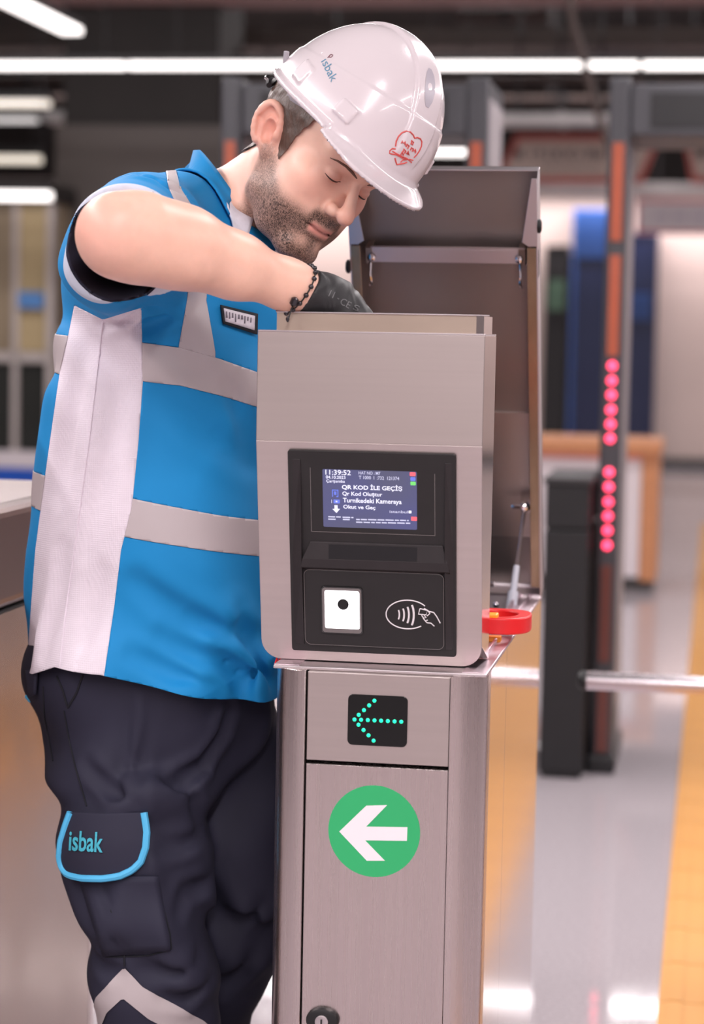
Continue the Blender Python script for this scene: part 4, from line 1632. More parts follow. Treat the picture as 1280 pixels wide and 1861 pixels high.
def ear_sdf(q):
    e = (q - EAR_C.astype(np.float32)) @ ER.astype(np.float32) / 1.18
    d = ellip(e, (0.003, 0.0, 0.002), (0.0085, 0.0195, 0.031))
    pts = []
    for a in np.radians(np.linspace(-20, 225, 15)):
        pts.append((0.0085 + 0.003 * math.cos(a - 2.2), 0.0175 * math.cos(a) - 0.001, 0.0275 * math.sin(a) + 0.003))
    hel = chain(e, pts, list(np.interp(np.arange(15), [0, 4, 8, 14], [0.0034, 0.0046, 0.0046, 0.0041])), 0.003)
    d = smin(d, hel, 0.004)
    bowl = ellip(e, (0.0115, 0.002, -0.004), (0.0105, 0.0110, 0.0160))
    d = smax(d, -bowl, 0.002)
    gro = chain(e, [(0.0125, -0.0095, -0.008), (0.0125, -0.0105, 0.010), (0.0125, 0.0, 0.0215), (0.0125, 0.010, 0.014)], [0.0042, 0.0046, 0.0046, 0.004], 0.002)
    d = smax(d, -gro, 0.002)
    trag = ellip(e, (0.006, 0.0135, -0.006), (0.005, 0.004, 0.006))
    d = smin(d, trag, 0.004)
    lobe = ellip(e, (0.004, 0.004, -0.0265), (0.0055, 0.009, 0.009))
    return smin(d, lobe, 0.005) * 1.18


def head_sdf(p):
    far = np.sqrt(((p - HC.astype(np.float32)) ** 2).sum(1))
    out = far - 0.19
    m = far < 0.26
    if m.any():
        out[m] = head_near(p[m])
    return out.astype(np.float32)


def head_near(p):
    l = w2h(p)
    q = l.copy()
    q[:, 0] = np.abs(q[:, 0])
    d = ellip(q, (0, -0.034, 0.05), (0.079, 0.104, 0.095))
    d = smin(d, ellip(q, (0, 0.03, 0.062), (0.062, 0.062, 0.055)), 0.03)
    d = smin(d, ellip(q, (0, 0.028, -0.018), (0.064, 0.068, 0.085)), 0.03)
    jaw = chain(q, [(0.056, -0.014, -0.03), (0.053, 0.004, -0.066), (0.040, 0.046, -0.086), (0.018, 0.083, -0.092), (0.0, 0.086, -0.092)], [0.020, 0.020, 0.019, 0.017, 0.017], 0.012)
    d = smin(d, jaw, 0.028)
    d = smin(d, ellip(q, (0.043, 0.050, -0.002), (0.025, 0.029, 0.026)), 0.022)
    d = smin(d, ellip(q, (0.044, 0.042, -0.048), (0.022, 0.034, 0.032)), 0.025)
    d = smin(d, ellip(q, (0, 0.070, -0.045), (0.036, 0.030, 0.036)), 0.022)
    d = smin(d, capsule(q, (0.0, 0.090, 0.050), (0.047, 0.066, 0.054), 0.011, 0.011), 0.016)
    # eye sockets, lids
    d = smax(d, -ellip(q, (0.030, 0.102, 0.026), (0.020, 0.0235, 0.0140)), 0.012)
    lid = ellip(q, (0.0315, 0.0735, 0.0275), (0.0155, 0.0135, 0.0122))
    d = smin(d, lid, 0.0025)
    d = smax(d, -chain(q, [(0.018, 0.0895, 0.0345), (0.031, 0.0900, 0.0385), (0.046, 0.0790, 0.0350)], [0.0010, 0.0012, 0.0010], 0.002), 0.003)
    # nose
    nose = capsule(q, (0, 0.089, 0.040), (0, 0.116, 0.003), 0.0068, 0.0095)
    nose = smin(nose, ellip(q, (0, 0.1195, -0.0065), (0.0130, 0.0125, 0.0118)), 0.009)
    nose = smin(nose, ellip(q, (0.0145, 0.1035, -0.0105), (0.0088, 0.0125, 0.0095)), 0.004)
    d = smin(d, nose, 0.0065)
    d = smax(d, -ellip(q, (0.0078, 0.1095, -0.0195), (0.0045, 0.0068, 0.0058)), 0.0025)
    d = smax(d, -chain(q, [(0.0245, 0.094, -0.004), (0.0255, 0.0935, -0.014)], [0.001, 0.001], 0.002), 0.006)
    # mouth
    up = chain(q, [(0.0, 0.0990, -0.0415), (0.010, 0.0965, -0.0420), (0.0225, 0.0865, -0.0465)], [0.0048, 0.0044, 0.0024], 0.004)
    lo = chain(q, [(0.0, 0.0965, -0.0545), (0.012, 0.0935, -0.0535), (0.0225, 0.0855, -0.0480)], [0.0064, 0.0060, 0.0028], 0.004)
    d = smin(d, up, 0.006)
    d = smin(d, lo, 0.006)
    gr = chain(q, [(0.0, 0.1075, -0.0475), (0.012, 0.1035, -0.0470), (0.0255, 0.0910, -0.0485)], [0.0016, 0.0016, 0.0014], 0.002)
    d = smax(d, -gr, 0.0035)
    d = smax(d, -ellip(q, (0, 0.112, -0.0665), (0.018, 0.012, 0.005)), 0.008)
    d = smin(d, ellip(q, (0, 0.0885, -0.0835), (0.020, 0.0155, 0.0155)), 0.012)
    d = smin(d, ear_sdf(q), 0.006)
    return d * HS


NK0 = h2w((0, -0.036, -0.035))
NK1 = P(392, 415, 3.275)
# right arm
SHR = P(284, 415, 3.11)
ELB = P(214, 428, 2.81)
FA = [ELB, P(262, 434, 2.83), P(336, 451, 2.862), P(427, 483, 2.905), P(523, 518, 2.945), P(566, 534, 2.963)]
FR = [0.0440, 0.0505, 0.0470, 0.0375, 0.0280, 0.0265]
SHL = P(452, 430, 3.46)
ELL = P(530, 790, 3.43)
WRL = P(660, 985, 3.33)


def arm_r(p):
    d = capsule(p, SHR, ELB, 0.062, 0.050)
    d = smin(d, chain(p, FA, FR, 0.035), 0.025)
    # bone of the elbow
    return smin(d, ellip(p, P(203, 416, 2.785), (0.028, 0.026, 0.030)), 0.03)


def arm_l(p):
    d = capsule(p, SHL, ELL, 0.060, 0.047)
    return smin(d, chain(p, [ELL, ELL + (WRL - ELL) * 0.3, WRL], [0.046, 0.047, 0.030], 0.02), 0.02)


TF = np.array([0.906, -0.423])
TL = np.array([-0.423, -0.906])
ROWS = [  # photo y, centre x, depth, front, back, side
    (1330, 286, 3.325, .205, .190, .215), (1150, 286, 3.320, .205, .188, .213), (1000, 292, 3.315, .205, .184, .211), (850, 304, 3.31, .19, .177, .209),
    (700, 317, 3.30, .175, .168, .206), (600, 324, 3.295, .165, .160, .205), (500, 335, 3.29, .155, .145, .198), (440, 350, 3.285, .14, .125, .180),
    (395, 366, 3.28, .11, .105, .150), (360, 378, 3.275, .085, .085, .110), (325, 388, 3.27, .066, .066, .072)]
RC = np.array([P(r[1], r[0], r[2]) for r in ROWS])
TZ, TX, TY = RC[:, 2], RC[:, 0], RC[:, 1]
TA = np.array([r[3:] for r in ROWS])


def torso(p, grow=0.0):
    return loft(p, TZ, TX, TY, TA[:, 0] + grow, TA[:, 1] + grow, TA[:, 2] + grow, TF, TL)


def body_sdf(p):
    d = head_sdf(p)
    d = smin(d, capsule(p, NK0, NK1, 0.060, 0.068), 0.018)
    t = torso(p, -0.02)
    t = smax(t, p[:, 2] - np.float32(P(380, 380, 3.27)[2]), 0.03)
    d = smin(d, t, 0.04)
    d = smin(d, capsule(p, NK1, SHR, 0.06, 0.055), 0.04)
    d = smin(d, capsule(p, NK1, SHL, 0.06, 0.055), 0.04)
    d = smin(d, arm_r(p), 0.025)
    d = smin(d, arm_l(p), 0.025)
    return np.maximum(d, 1.02 - p[:, 2])


v, qd = surface(body_sdf, (-0.62, 2.68, 1.00), (0.16, 3.62, 1.82), 0.0024)
# skin tint: stubble, lips, ears and cheeks a little redder
l = w2h(v.astype(np.float32)).astype(float)
ax_ = np.abs(l[:, 0])
base_c = np.array(lin(238, 190, 170))
col = np.tile(base_c, (len(v), 1))
n1 = hnoise(v, 35, 1)[:, None]
col *= 0.95 + 0.10 * n1


def blend(m, c):
    global col
    m = np.clip(m, 0, 1)[:, None]
    col = col * (1 - m) + np.array(lin(*c)) * m


onhead = sstep(0.155, 0.135, np.linalg.norm(l - np.array([0, 0.01, -0.01]), axis=1))
onhead *= sstep(0.0, 0.006, arm_r(v.astype(np.float32)).astype(float))
face = (l[:, 2] > -0.14) & (l[:, 1] > -0.08)
rad = lambda c, s: np.exp(-(((l - np.array(c)) * np.array([1, 1, 1])) ** 2).sum(1) / (s * s))
lm = l.copy()
lm[:, 0] = ax_
radm = lambda c, s: np.exp(-((lm - np.array(c)) ** 2).sum(1) / (s * s))
blend(0.30 * radm((0.045, 0.075, -0.004), 0.028) * face, (226, 140, 124))
blend(0.45 * radm((0.0, 0.125, -0.006), 0.016) * face, (222, 136, 120))
blend(0.6 * radm((0.074, -0.036, 0.012), 0.035) * (ax_ > 0.066), (226, 138, 120))
blend(0.55 * radm((0.030, 0.088, 0.020), 0.012), (196, 128, 112))
blend(0.40 * radm((0.020, 0.090, 0.036), 0.012), (190, 124, 108))
# stubble
cheek = np.interp(l[:, 1], [-0.03, 0.0, 0.03, 0.06, 0.09, 0.11], [0.000, -0.008, -0.028, -0.040, -0.036, -0.026])
bm_ = sstep(0.012, -0.014, l[:, 2] - cheek) * sstep(-0.03, -0.012, l[:, 1] + 0.25 * (l[:, 2] + 0.02))
und = sstep(-0.132, -0.112, l[:, 2])
bm_ *= und
lipm = np.exp(-((l[:, 2] + 0.0478) / 0.0092) ** 4) * sstep(0.025, 0.019, ax_) * sstep(0.086, 0.0905, l[:, 1])
soul = 1 - 0.55 * np.exp(-(((l[:, 2] + 0.072) / 0.010) ** 2 + ((ax_ - 0.018) / 0.012) ** 2))
dens = sstep(-0.028, 0.075, l[:, 1]) * 0.26 + 0.60
must = np.exp(-((l[:, 2] + 0.030) / 0.010) ** 2) * sstep(0.036, 0.024, ax_) * sstep(0.086, 0.094, l[:, 1]) * sstep(0.116, 0.108, l[:, 1])
fine = hnoise(v, 420, 3) * 0.65 + hnoise(v, 160, 5) * 0.35
bmask = np.clip(bm_ * dens * soul + 0.85 * must, 0, 0.9) * (1 - lipm)
bmask = np.clip(bmask * (0.8 + 0.4 * fine), 0, 0.95) * onhead
beard_mask = bmask.copy()
lipm = lipm * onhead
blend(0.6 * lipm, (206, 112, 108))
blend(0.9 * np.exp(-((l[:, 2] + 0.0478) / 0.0016) ** 2) * sstep(0.029, 0.024, ax_) * sstep(0.086, 0.0905, l[:, 1]) * onhead, (110, 52, 50))
# the elbow is rosier
ew = np.exp(-((v - P(175, 400, 2.77)) ** 2).sum(1) / 0.05 ** 2)
blend(0.35 * ew, (232, 150, 140))
body = mesh_np('body', v, qd, M_skin, MAN, PB, True, col)
at_ = body.data.attributes.new('beard', 'FLOAT', 'POINT')
at_.data.foreach_set('value', beard_mask.astype(np.float32))
nt = M_skin.node_tree
bsdf = nt.nodes['Principled BSDF']
src_ = bsdf.inputs['Base Color'].links[0].from_socket
ba = nt.nodes.new('ShaderNodeAttribute')
ba.attribute_name = 'beard'
tcn = nt.nodes.new('ShaderNodeTexCoord')
mpn = nt.nodes.new('ShaderNodeMapping')
mpn.inputs['Rotation'].default_value = (0.3, 0.5, 0.2)
mpn.inputs['Scale'].default_value = (1.0, 1.0, 0.45)
nz = nt.nodes.new('ShaderNodeTexNoise')
nz.inputs['Scale'].default_value = 900
nz.inputs['Detail'].default_value = 2
nt.links.new(tcn.outputs['Object'], mpn.inputs['Vector'])
nt.links.new(mpn.outputs['Vector'], nz.inputs['Vector'])
ms = nt.nodes.new('ShaderNodeMapRange')
ms.inputs['From Min'].default_value = 0.33
ms.inputs['From Max'].default_value = 0.62
ms.inputs['To Min'].default_value = 0.62
ms.inputs['To Max'].default_value = 1.15
nt.links.new(nz.outputs['Fac'], ms.inputs['Value'])
mu = nt.nodes.new('ShaderNodeMath')
mu.operation = 'MULTIPLY'
mu.use_clamp = True
nt.links.new(ms.outputs['Result'], mu.inputs[0])
nt.links.new(ba.outputs['Fac'], mu.inputs[1])
mxn = nt.nodes.new('ShaderNodeMix')
mxn.data_type = 'RGBA'
nt.links.new(mu.outputs[0], mxn.inputs[0])
nt.links.new(src_, mxn.inputs[6])
mxn.inputs[7].default_value = lin(58, 42, 36) + (1,)
nt.links.new(mxn.outputs[2], bsdf.inputs['Base Color'])

# eyelashes and brows
mb = MB()
for s in (-1, 1):
    pts = []
    for t in np.linspace(-1, 1, 9):
        x = 0.0315 + 0.0145 * t
        pts.append((s * x, 0.10, 0.0215 + 0.0025 * t * t - 0.0012 * t))
    w0 = h2w(np.array(pts))
    dirs = np.tile(-HR[:, 1], (len(w0), 1))
    w1 = trace(head_sdf, w0 + HR[:, 1] * 0.01, dirs)
    tb = MB().tube([q - PB for q in w1], [0.0004, 0.0008, 0.0011, 0.0013, 0.0014, 0.0013, 0.0012, 0.0009, 0.0004], 6)
    tb.build('eyelashes', mat('lash_dark', lin(58, 38, 32), 0.6, noise=(200, 0.2)), MAN, smooth=True)
    bp = [(0.012, 0.12, 0.0455), (0.022, 0.12, 0.0485), (0.034, 0.12, 0.0500), (0.046, 0.115, 0.0485), (0.054, 0.11, 0.0445)]
    bp = np.array([(s * a, b, c) for a, b, c in bp])
    tt = np.linspace(0, 4, 17)
    bp = np.stack([np.interp(tt, range(5), bp[:, k]) for k in range(3)], 1)
    w1 = trace(head_sdf, h2w(bp), np.tile(-HR[:, 1], (len(bp), 1)))
    MB().tube([q - PB for q in w1], list(np.interp(tt, [0, 1, 3, 4], [0.0010, 0.0022, 0.0016, 0.0005])), 8).build('eyebrow', mat('brow_brown', lin(104, 72, 58), 0.6, noise=(300, 0.3)), MAN, smooth=True)

# hair
def hair_sdf(p):
    l = w2h(p)
    n = (hnoise(p, 90, 2) - 0.5).astype(np.float32) * 0.003
    d = ellip(l * f32(1, 1, 1), (0, -0.034, 0.05), (0.079, 0.104, 0.095))
    q = l.copy()
    q[:, 0] = np.abs(q[:, 0])
    d = smin(d, ellip(q, (0, 0.03, 0.062), (0.062, 0.062, 0.055)), 0.03)
    d = smin(d, ellip(q, (0, 0.028, -0.018), (0.064, 0.068, 0.085)), 0.03) * HS
    d = smin(d, capsule(p, NK0, NK1, 0.060, 0.068), 0.018)
    thick = 0.0035 + 0.0035 * sstep(0.0, 0.05, l[:, 2]) * sstep(0.0, -0.04, l[:, 1])
    return (d - thick - n).astype(np.float32)


c_ = h2w((0, -0.02, 0.02))
hv, hq = surface(hair_sdf, c_ - 0.17, c_ + 0.17, 0.003)
ht_ = tris_of(hq)
l = w2h(hv.astype(np.float32)).astype(float)
ed = (hnoise(hv, 160, 8) - 0.5) * 0.008
front = np.interp(l[:, 2], [-0.02, 0.0, 0.03, 0.063, 0.09], [0.010, 0.013, 0.012, 0.022, 0.03])
back_lim = np.interp(l[:, 1], [-0.2, -0.085, -0.06, -0.052, -0.030, -0.024, 0.02], [-0.066, -0.058, -0.030, 0.025, 0.030, -0.010, -0.012])
fh = np.minimum(front - l[:, 1], l[:, 2] - back_lim) + ed * 0.6
fh = np.minimum(fh, 0.105 - l[:, 2])
(hv, ht_), _ = clip(hv, ht_, fh)
mesh_np('hair', hv, ht_, M_hair, MAN, PB)

# ---------------------------------------------------------------- shirt
SLO = P(241, 444, 2.905)
sl_n = (SLO - SHR) / np.linalg.norm(SLO - SHR)
sl_n = sl_n + np.array([-0.20, 0.0, -0.06])
sl_n /= np.linalg.norm(sl_n)


def crease_lines(sdf, lines, Y0=2.75):
    """pulled folds in cloth: (photo points, width, depth) -> world polylines"""
    return [(on_surface(sdf, pts, 0.0, Y0), w, a) for pts, w, a in lines]


def creased(p, d, cr):
    for pts, w, a in cr:
        lo, hi = pts.min(0) - 4 * w, pts.max(0) + 4 * w
        m = ((p > lo) & (p < hi)).all(1)
        if not m.any():
            continue
        q = p[m]
        dl = None
        n = len(pts) - 1
        for i in range(n):
            e = capsule(q, pts[i], pts[i + 1], 0.0, 0.0)
            dl = e if dl is None else np.minimum(dl, e)
        t = np.clip(((q - pts[0]) @ (pts[-1] - pts[0])) / ((pts[-1] - pts[0]) @ (pts[-1] - pts[0])), 0, 1)
        fade = np.sin(np.pi * (0.06 + 0.88 * t)) ** 0.6
        # valley with soft shoulders
        d[m] += (a * fade * (np.exp(-(dl / w) ** 2) - 0.45 * np.exp(-((dl - 1.9 * w) / w) ** 2))).astype(np.float32)
    return d


SHIRT_CR = None


def shirt_core(p, folds=True):
    d = smax(torso(p), p[:, 2] - np.float32(P(380, 388, 3.27)[2]), 0.03)
    sh = chain(p, [P(372, 402, 3.28), P(318, 402, 3.17), P(262, 418, 3.09)], [0.058, 0.070, 0.076], 0.02)
    d = smin(d, sh, 0.035)
    shl = chain(p, [P(385, 405, 3.29), P(440, 420, 3.40), SHL], [0.058, 0.068, 0.074], 0.02)
    d = smin(d, shl, 0.035)
    slv = capsule(p, P(270, 425, 3.10), SLO + sl_n * 0.03, 0.083, 0.0745)
    slv = smin(slv, capsule(p, P(256, 478, 3.13), P(206, 478, 2.99), 0.078, 0.066), 0.03)
    d = smin(d, slv, 0.035)
    d = smin(d, capsule(p, SHL, SHL + (ELL - SHL) * 0.55, 0.078, 0.080), 0.035)
    if folds:
        z, x, y = p[:, 2], p[:, 0], p[:, 1]
        w = (hnoise(p * f32(5, 5, 3), 1, 4) - 0.5).astype(np.float32)
        # drag lines from the armpit, soft folds over the belly, pulls at the hem
        arm = np.exp(-((z - 1.44) / 0.10) ** 2)
        d = d + 0.0060 * arm * np.sin(70 * (x * 0.75 + z * 0.66) + 9 * w)
        bel = sstep(1.25, 1.0, z)
        d = d + 0.0095 * bel * np.sin(26 * (x * 0.55 + z * 0.83 + 0.6 * y) + 8 * w)
        d = d + 0.0085 * sstep(1.06, 0.92, z) * np.sin(44 * (x * 0.9 - z * 0.42) + 7 * w)
        d = d + 0.0060 * np.sin(17 * (z + 0.5 * x) + 10 * w)
    d = d.astype(np.float32)
    if folds and SHIRT_CR:
        d = creased(p, d, SHIRT_CR)
    return d


def bore(p):
    return capsule(p, P(262, 428, 3.06), SLO + sl_n * 0.2, 0.068, 0.0690)


def shirt_sdf(p):
    d = shirt_core(p)
    d = np.maximum(d, ((p - SLO.astype(np.float32)) @ sl_n.astype(np.float32)))
    d = np.maximum(d, -bore(p))
    return d.astype(np.float32)


SHIRT_CR = crease_lines(lambda p: shirt_core(p, False), [
    ([(185, 590), (215, 578), (262, 566), (310, 556)], 0.009, 0.007),
    ([(255, 600), (300, 575), (345, 560)], 0.010, 0.007),
    ([(255, 330), (300, 345), (345, 370)], 0.008, 0.006),
    ([(215, 325), (270, 332), (318, 348)], 0.008, 0.006),
    ([(420, 700), (440, 760), (462, 840)], 0.014, 0.007),
    ([(300, 720), (380, 790), (465, 850)], 0.018, 0.007),
    ([(250, 1060), (330, 1120), (420, 1150), (490, 1160)], 0.016, 0.010),
    ([(300, 1160), (370, 1195), (440, 1225), (495, 1235)], 0.014, 0.011),
    ([(430, 1110), (455, 1170), (480, 1250)], 0.013, 0.010),
    ([(240, 1190), (320, 1225), (400, 1250)], 0.012, 0.008),
    ([(395, 1175), (430, 1225), (450, 1275)], 0.012, 0.009),
    ([(150, 640), (135, 760), (105, 900)], 0.016, 0.007),
    ([(215, 720), (195, 860), (160, 1000)], 0.016, 0.006),
    ([(110, 1000), (100, 1090), (80, 1190)], 0.014, 0.007),
    ([(180, 1040), (165, 1120), (150, 1200)], 0.013, 0.006)])
sv, sq = surface(shirt_sdf, (-0.66, 2.80, 0.78), (0.22, 3.72, 1.72), 0.0042)
stt = tris_of(sq)
# hem: a curved lower edge, lower in front
hem_px = [(0, 1246), (45, 1238), (95, 1216), (185, 1222), (300, 1250), (400, 1277), (497, 1290), (640, 1292)]
hX = [P(x, y, 3.12)[0] for x, y in hem_px]
hZ = [P(x, y, 3.12)[2] for x, y in hem_px]
(sv, stt), _ = clip(sv, stt, sv[:, 2] - np.interp(sv[:, 0], hX, hZ))
# neck hole: open the top round the neck
nax = (NK0 - NK1) / np.linalg.norm(NK0 - NK1)
dn = sv - NK1
hn = dn @ nax
rn = np.linalg.norm(dn - hn[:, None] * nax, axis=1)
(sv, stt), _ = clip(sv, stt, np.maximum(rn - 0.076, -0.03 - hn))
# sleeve lining
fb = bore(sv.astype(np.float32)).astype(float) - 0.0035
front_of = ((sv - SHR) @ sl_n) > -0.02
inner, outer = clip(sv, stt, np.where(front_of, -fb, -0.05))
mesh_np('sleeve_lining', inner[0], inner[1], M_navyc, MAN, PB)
sv, stt = outer


def band(x_, top, h):
    return x_


def pxz(pts, Y=3.12):
    w = np.array([P(x, y, Y) for x, y in pts])
    return w[:, 0], w[:, 2]


def interp_ext(x, xs, zs):
    r = np.interp(x, xs, zs)
    s0 = (zs[1] - zs[0]) / (xs[1] - xs[0])
    s1 = (zs[-1] - zs[-2]) / (xs[-1] - xs[-2])
    r = np.where(x < xs[0], zs[0] + s0 * (x - xs[0]), r)
    return np.where(x > xs[-1], zs[-1] + s1 * (x - xs[-1]), r)


def near_side(v):
    c = np.stack([np.interp(v[:, 2], TZ[::-1], TX[::-1]), np.interp(v[:, 2], TZ[::-1], TY[::-1])], 1)
    return (v[:, :2] - c) @ TL


def split(mesh, f):
    return clip(mesh[0], mesh[1], f)


rest = (sv, stt)
pieces = {}


def carve(name, fun, m, lift=0.0012, label=None):
    """cut a region off the cloth and lay it as its own piece"""
    global rest
    pos, rest = split(rest, fun(rest[0]))
    if not len(pos[1]):
        print('EMPTY PIECE', name)
        return
    n = normals(*pos)
    o = mesh_np(name, pos[0] + n * lift, pos[1], m, MAN, PB)
    if label:
        o['label'] = label
    return o


# side mesh panel between two seams
ly_ = [500, 555, 620, 680, 850, 1000, 1245, 1300]
lx_ = [140, 135, 122, 108, 84, 64, 46, 40]
ry_ = [500, 560, 690, 800, 920, 1000, 1100, 1222, 1300]
rx_ = [256, 257, 260, 252, 240, 220, 208, 190, 180]
arc = lambda px: np.interp(px, [60, 137, 187, 255, 330], [540, 556, 581, 560, 530])


def f_panel(v):
    q = project(v)
    f = np.minimum(q[:, 0] - np.interp(q[:, 1], ly_, lx_), np.interp(q[:, 1], ry_, rx_) - q[:, 0])
    f = np.minimum(f, q[:, 1] - arc(q[:, 0]))
    return np.where(near_side(v) > -0.05, f, -20.0)


carve('mesh_side_panel', f_panel, M_mesh, 0.0, 'white mesh side panel')
b1t = pxz([(60, 604), (125, 612), (257, 622), (330, 632), (400, 652), (470, 680)])
b1b = pxz([(60, 674), (105, 682), (262, 692), (330, 700), (400, 719), (470, 743)])
b2t = pxz([(20, 864), (78, 872), (250, 905), (330, 922), (400, 938), (475, 953)])
b2b = pxz([(20, 928), (62, 937), (232, 973), (330, 990), (400, 1004), (475, 1019)])
carve('reflective_band', lambda v: np.minimum(interp_ext(v[:, 0], *b1t) - v[:, 2], v[:, 2] - interp_ext(v[:, 0], *b1b)), M_refl, 0.0012, 'grey reflective chest band')
carve('reflective_band', lambda v: np.minimum(interp_ext(v[:, 0], *b2t) - v[:, 2], v[:, 2] - interp_ext(v[:, 0], *b2b)), M_refl, 0.0012, 'grey reflective waist band')


def f_vert(v):
    q = project(v)
    xl = np.interp(q[:, 1], [300, 340, 375, 430, 545, 636], [300, 306, 322, 352, 340, 324])
    xr_ = np.interp(q[:, 1], [300, 340, 375, 430, 545, 640], [318, 326, 348, 386, 374, 391])
    f = np.minimum(np.minimum(q[:, 0] - xl, xr_ - q[:, 0]), 690 - q[:, 1])
    front = ((v[:, :2] - np.stack([np.interp(v[:, 2], TZ[::-1], TX[::-1]), np.interp(v[:, 2], TZ[::-1], TY[::-1])], 1)) @ TL) > -0.02
    return np.where(front, f, -20.0)


carve('reflective_strap', f_vert, M_refl, 0.0012, 'grey vertical reflective strap')
for o in ():
    pass
# pale piping round the sleeve opening
carve('sleeve_piping', lambda v: np.where(np.linalg.norm(v - SLO, axis=1) < 0.14, ((v - SLO) @ sl_n) + 0.0075, -0.05), mat('piping_pale', lin(200, 206, 222), 0.6, noise=(20, 0.04)), 0.0006)
shirt = mesh_np('shirt', rest[0], rest[1], M_shirt, MAN, PB)
shirt['label'] = 'bright blue work polo shirt'
for o in [c for c in MAN.children if c.name.startswith(('shirt', 'mesh_side', 'reflective'))]:
    md = o.modifiers.new('solid', 'SOLIDIFY')
    md.thickness = 0.0016
    md.offset = -1.0


def patch(name, sdf, quad, nx, ny, off, thick, m, label=None, parent=None, shape=None, Y0=2.7):
    """cloth patch laid on a surface; quad: four photo corners (tl, tr, br, bl)"""
    a, b, c, d = [np.array(q, float) for q in quad]
    g = []
    for j in range(ny + 1):
        for i in range(nx + 1):
            s, t = i / nx, j / ny
            g.append((a * (1 - s) + b * s) * (1 - t) + (d * (1 - s) + c * s) * t)
    w = on_surface(sdf, g, off, Y0)
    f = [(j * (nx + 1) + i, (j + 1) * (nx + 1) + i, (j + 1) * (nx + 1) + i + 1, j * (nx + 1) + i + 1) for j in range(ny) for i in range(nx)]
    o = mesh_np(name, w, f, m, parent or MAN, PB)
    md = o.modifiers.new('solid', 'SOLIDIFY')
    md.thickness = thick
    md.offset = 0
    if label:
        o['label'] = label
    return o


# name patch: black border, pale face, pale stitching strokes
M_bk = mat('patch_black', lin(32, 32, 38), 0.7, noise=(80, 0.1))
M_pw = mat('patch_white', lin(224, 216, 224), 0.75, noise=(160, 0.1))
M_pd = mat('patch_grey', lin(120, 112, 122), 0.75, noise=(160, 0.1))
def seam_on(sdf, name, pts, r, m, off, parent, Y0=2.8):
    w = on_surface(sdf, dens_line(pts, 30), off, Y0)
    MB().tube([p - PB for p in w], r, 6).build(name, m, parent, smooth=True)


def dens_line(pl, n):
    pl = np.asarray(pl, float)
    s = np.r_[0, np.cumsum(np.linalg.norm(np.diff(pl, axis=0), axis=1))]
    t = np.linspace(0, s[-1], n)
    return np.stack([np.interp(t, s, pl[:, 0]), np.interp(t, s, pl[:, 1])], 1)


seam_on(shirt_core, 'panel_seam', [(187, 584), (176, 680), (162, 800), (140, 960), (118, 1120), (108, 1212)], 0.0012, M_mesh, 0.0004, shirt)
bd = patch('name_patch', shirt_core, [(401, 554), (468, 570), (467, 608), (406, 588)], 8, 5, 0.004, 0.003, M_bk, 'black edged name patch', Y0=2.9)
patch('patch_face', shirt_core, [(407, 560), (463, 574), (462, 600), (410, 584)], 8, 4, 0.0065, 0.002, M_pw, parent=bd, Y0=2.9)
random.seed(11)
for k in range(9):
    x = 411 + k * 5.6
    y0 = 562 + (x - 407) * 0.25
    h_ = random.uniform(10, 20)
    patch('stitch_stroke', shirt_core, [(x, y0 + 3), (x + random.uniform(1.2, 2.4), y0 + 3), (x + random.uniform(1, 3), y0 + h_), (x - 0.5, y0 + h_)], 1, 3, 0.0078, 0.0008, M_pd, parent=bd, Y0=2.9)

# collar: a folded band round the neck, open in front
C0 = P(407, 370, 3.272)
A_ = np.array([0.72, 0.10, 0.68])
A_ /= np.linalg.norm(A_)
fr_ = np.array([0.80, -0.55, -0.25])
fr_ = fr_ - A_ * (fr_ @ A_)
fr_ /= np.linalg.norm(fr_)
sd_ = np.cross(A_, fr_)


def ring_pt(th, r, h):
    return C0 + (fr_ * math.cos(th) + sd_ * math.sin(th)) * r + A_ * h


def collar(name, prof, m, t0=20, t1=340, n=48, thick=0.003, label=None, drape=False):
    """prof(th in degrees) -> list of (radius, height) across the band"""
    rows = []
    for k in range(n + 1):
        th = t0 + (t1 - t0) * k / n
        row = np.array([ring_pt(math.radians(th), r, h) for r, h in prof(th)])
        if drape:
            for _ in range(6):
                s = shirt_core(row.astype(np.float32)).astype(float)
                g_ = grad(shirt_core, row, 0.004)
                want = np.array([0, 0, 0.004, 0.006, 0.007, 0.006, 0.005])
                mv = np.where(s < want, want - s, 0.0)
                mv[5:] = np.clip(want[5:] - s[5:], -0.012, 0.02)
                mv[:2] = 0
                row = row + g_ * mv[:, None] * 0.8
        rows.append(list(row))
    w = len(rows[0])
    vs = np.array([p for r in rows for p in r])
    fs = [(i * w + j, i * w + j + 1, (i + 1) * w + j + 1, (i + 1) * w + j) for i in range(n) for j in range(w - 1)]
    o = mesh_np(name, vs, fs, m, MAN, PB)
    md = o.modifiers.new('solid', 'SOLIDIFY')
    md.thickness = thick
    md.offset = 0
    if label:
        o['label'] = label
    return o


def prof_c(th):
    b = abs(180 - th) / 160.0          # 0 at the nape, 1 at the throat
    fall = 0.045 + 0.022 * b ** 4
    h = 0.024 - 0.022 * b ** 2
    return [(0.0755, h - 0.03), (0.0765, h - 0.01), (0.0785, h), (0.0815, h + 0.002), (0.086, h - 0.004), (0.095, h - 0.02), (0.105, h - fall)]


collar('collar', prof_c, M_shirt, 46, 316, label='blue polo collar', drape=True)
for t0_, t1_ in ((10, 52), (310, 350)):
    collar('collar_lining', lambda th: [(r - 0.002, h) for r, h in prof_c(th)], M_linen, t0_, t1_, 12, label='white collar lining', drape=True)
collar('undershirt_edge', lambda th: [(0.0745, 0.004 - 0.006 * abs(180 - th) / 160), (0.0735, -0.012 - 0.01 * abs(180 - th) / 160), (0.080, -0.03)], M_linen, 8, 352, label='white undershirt edge')

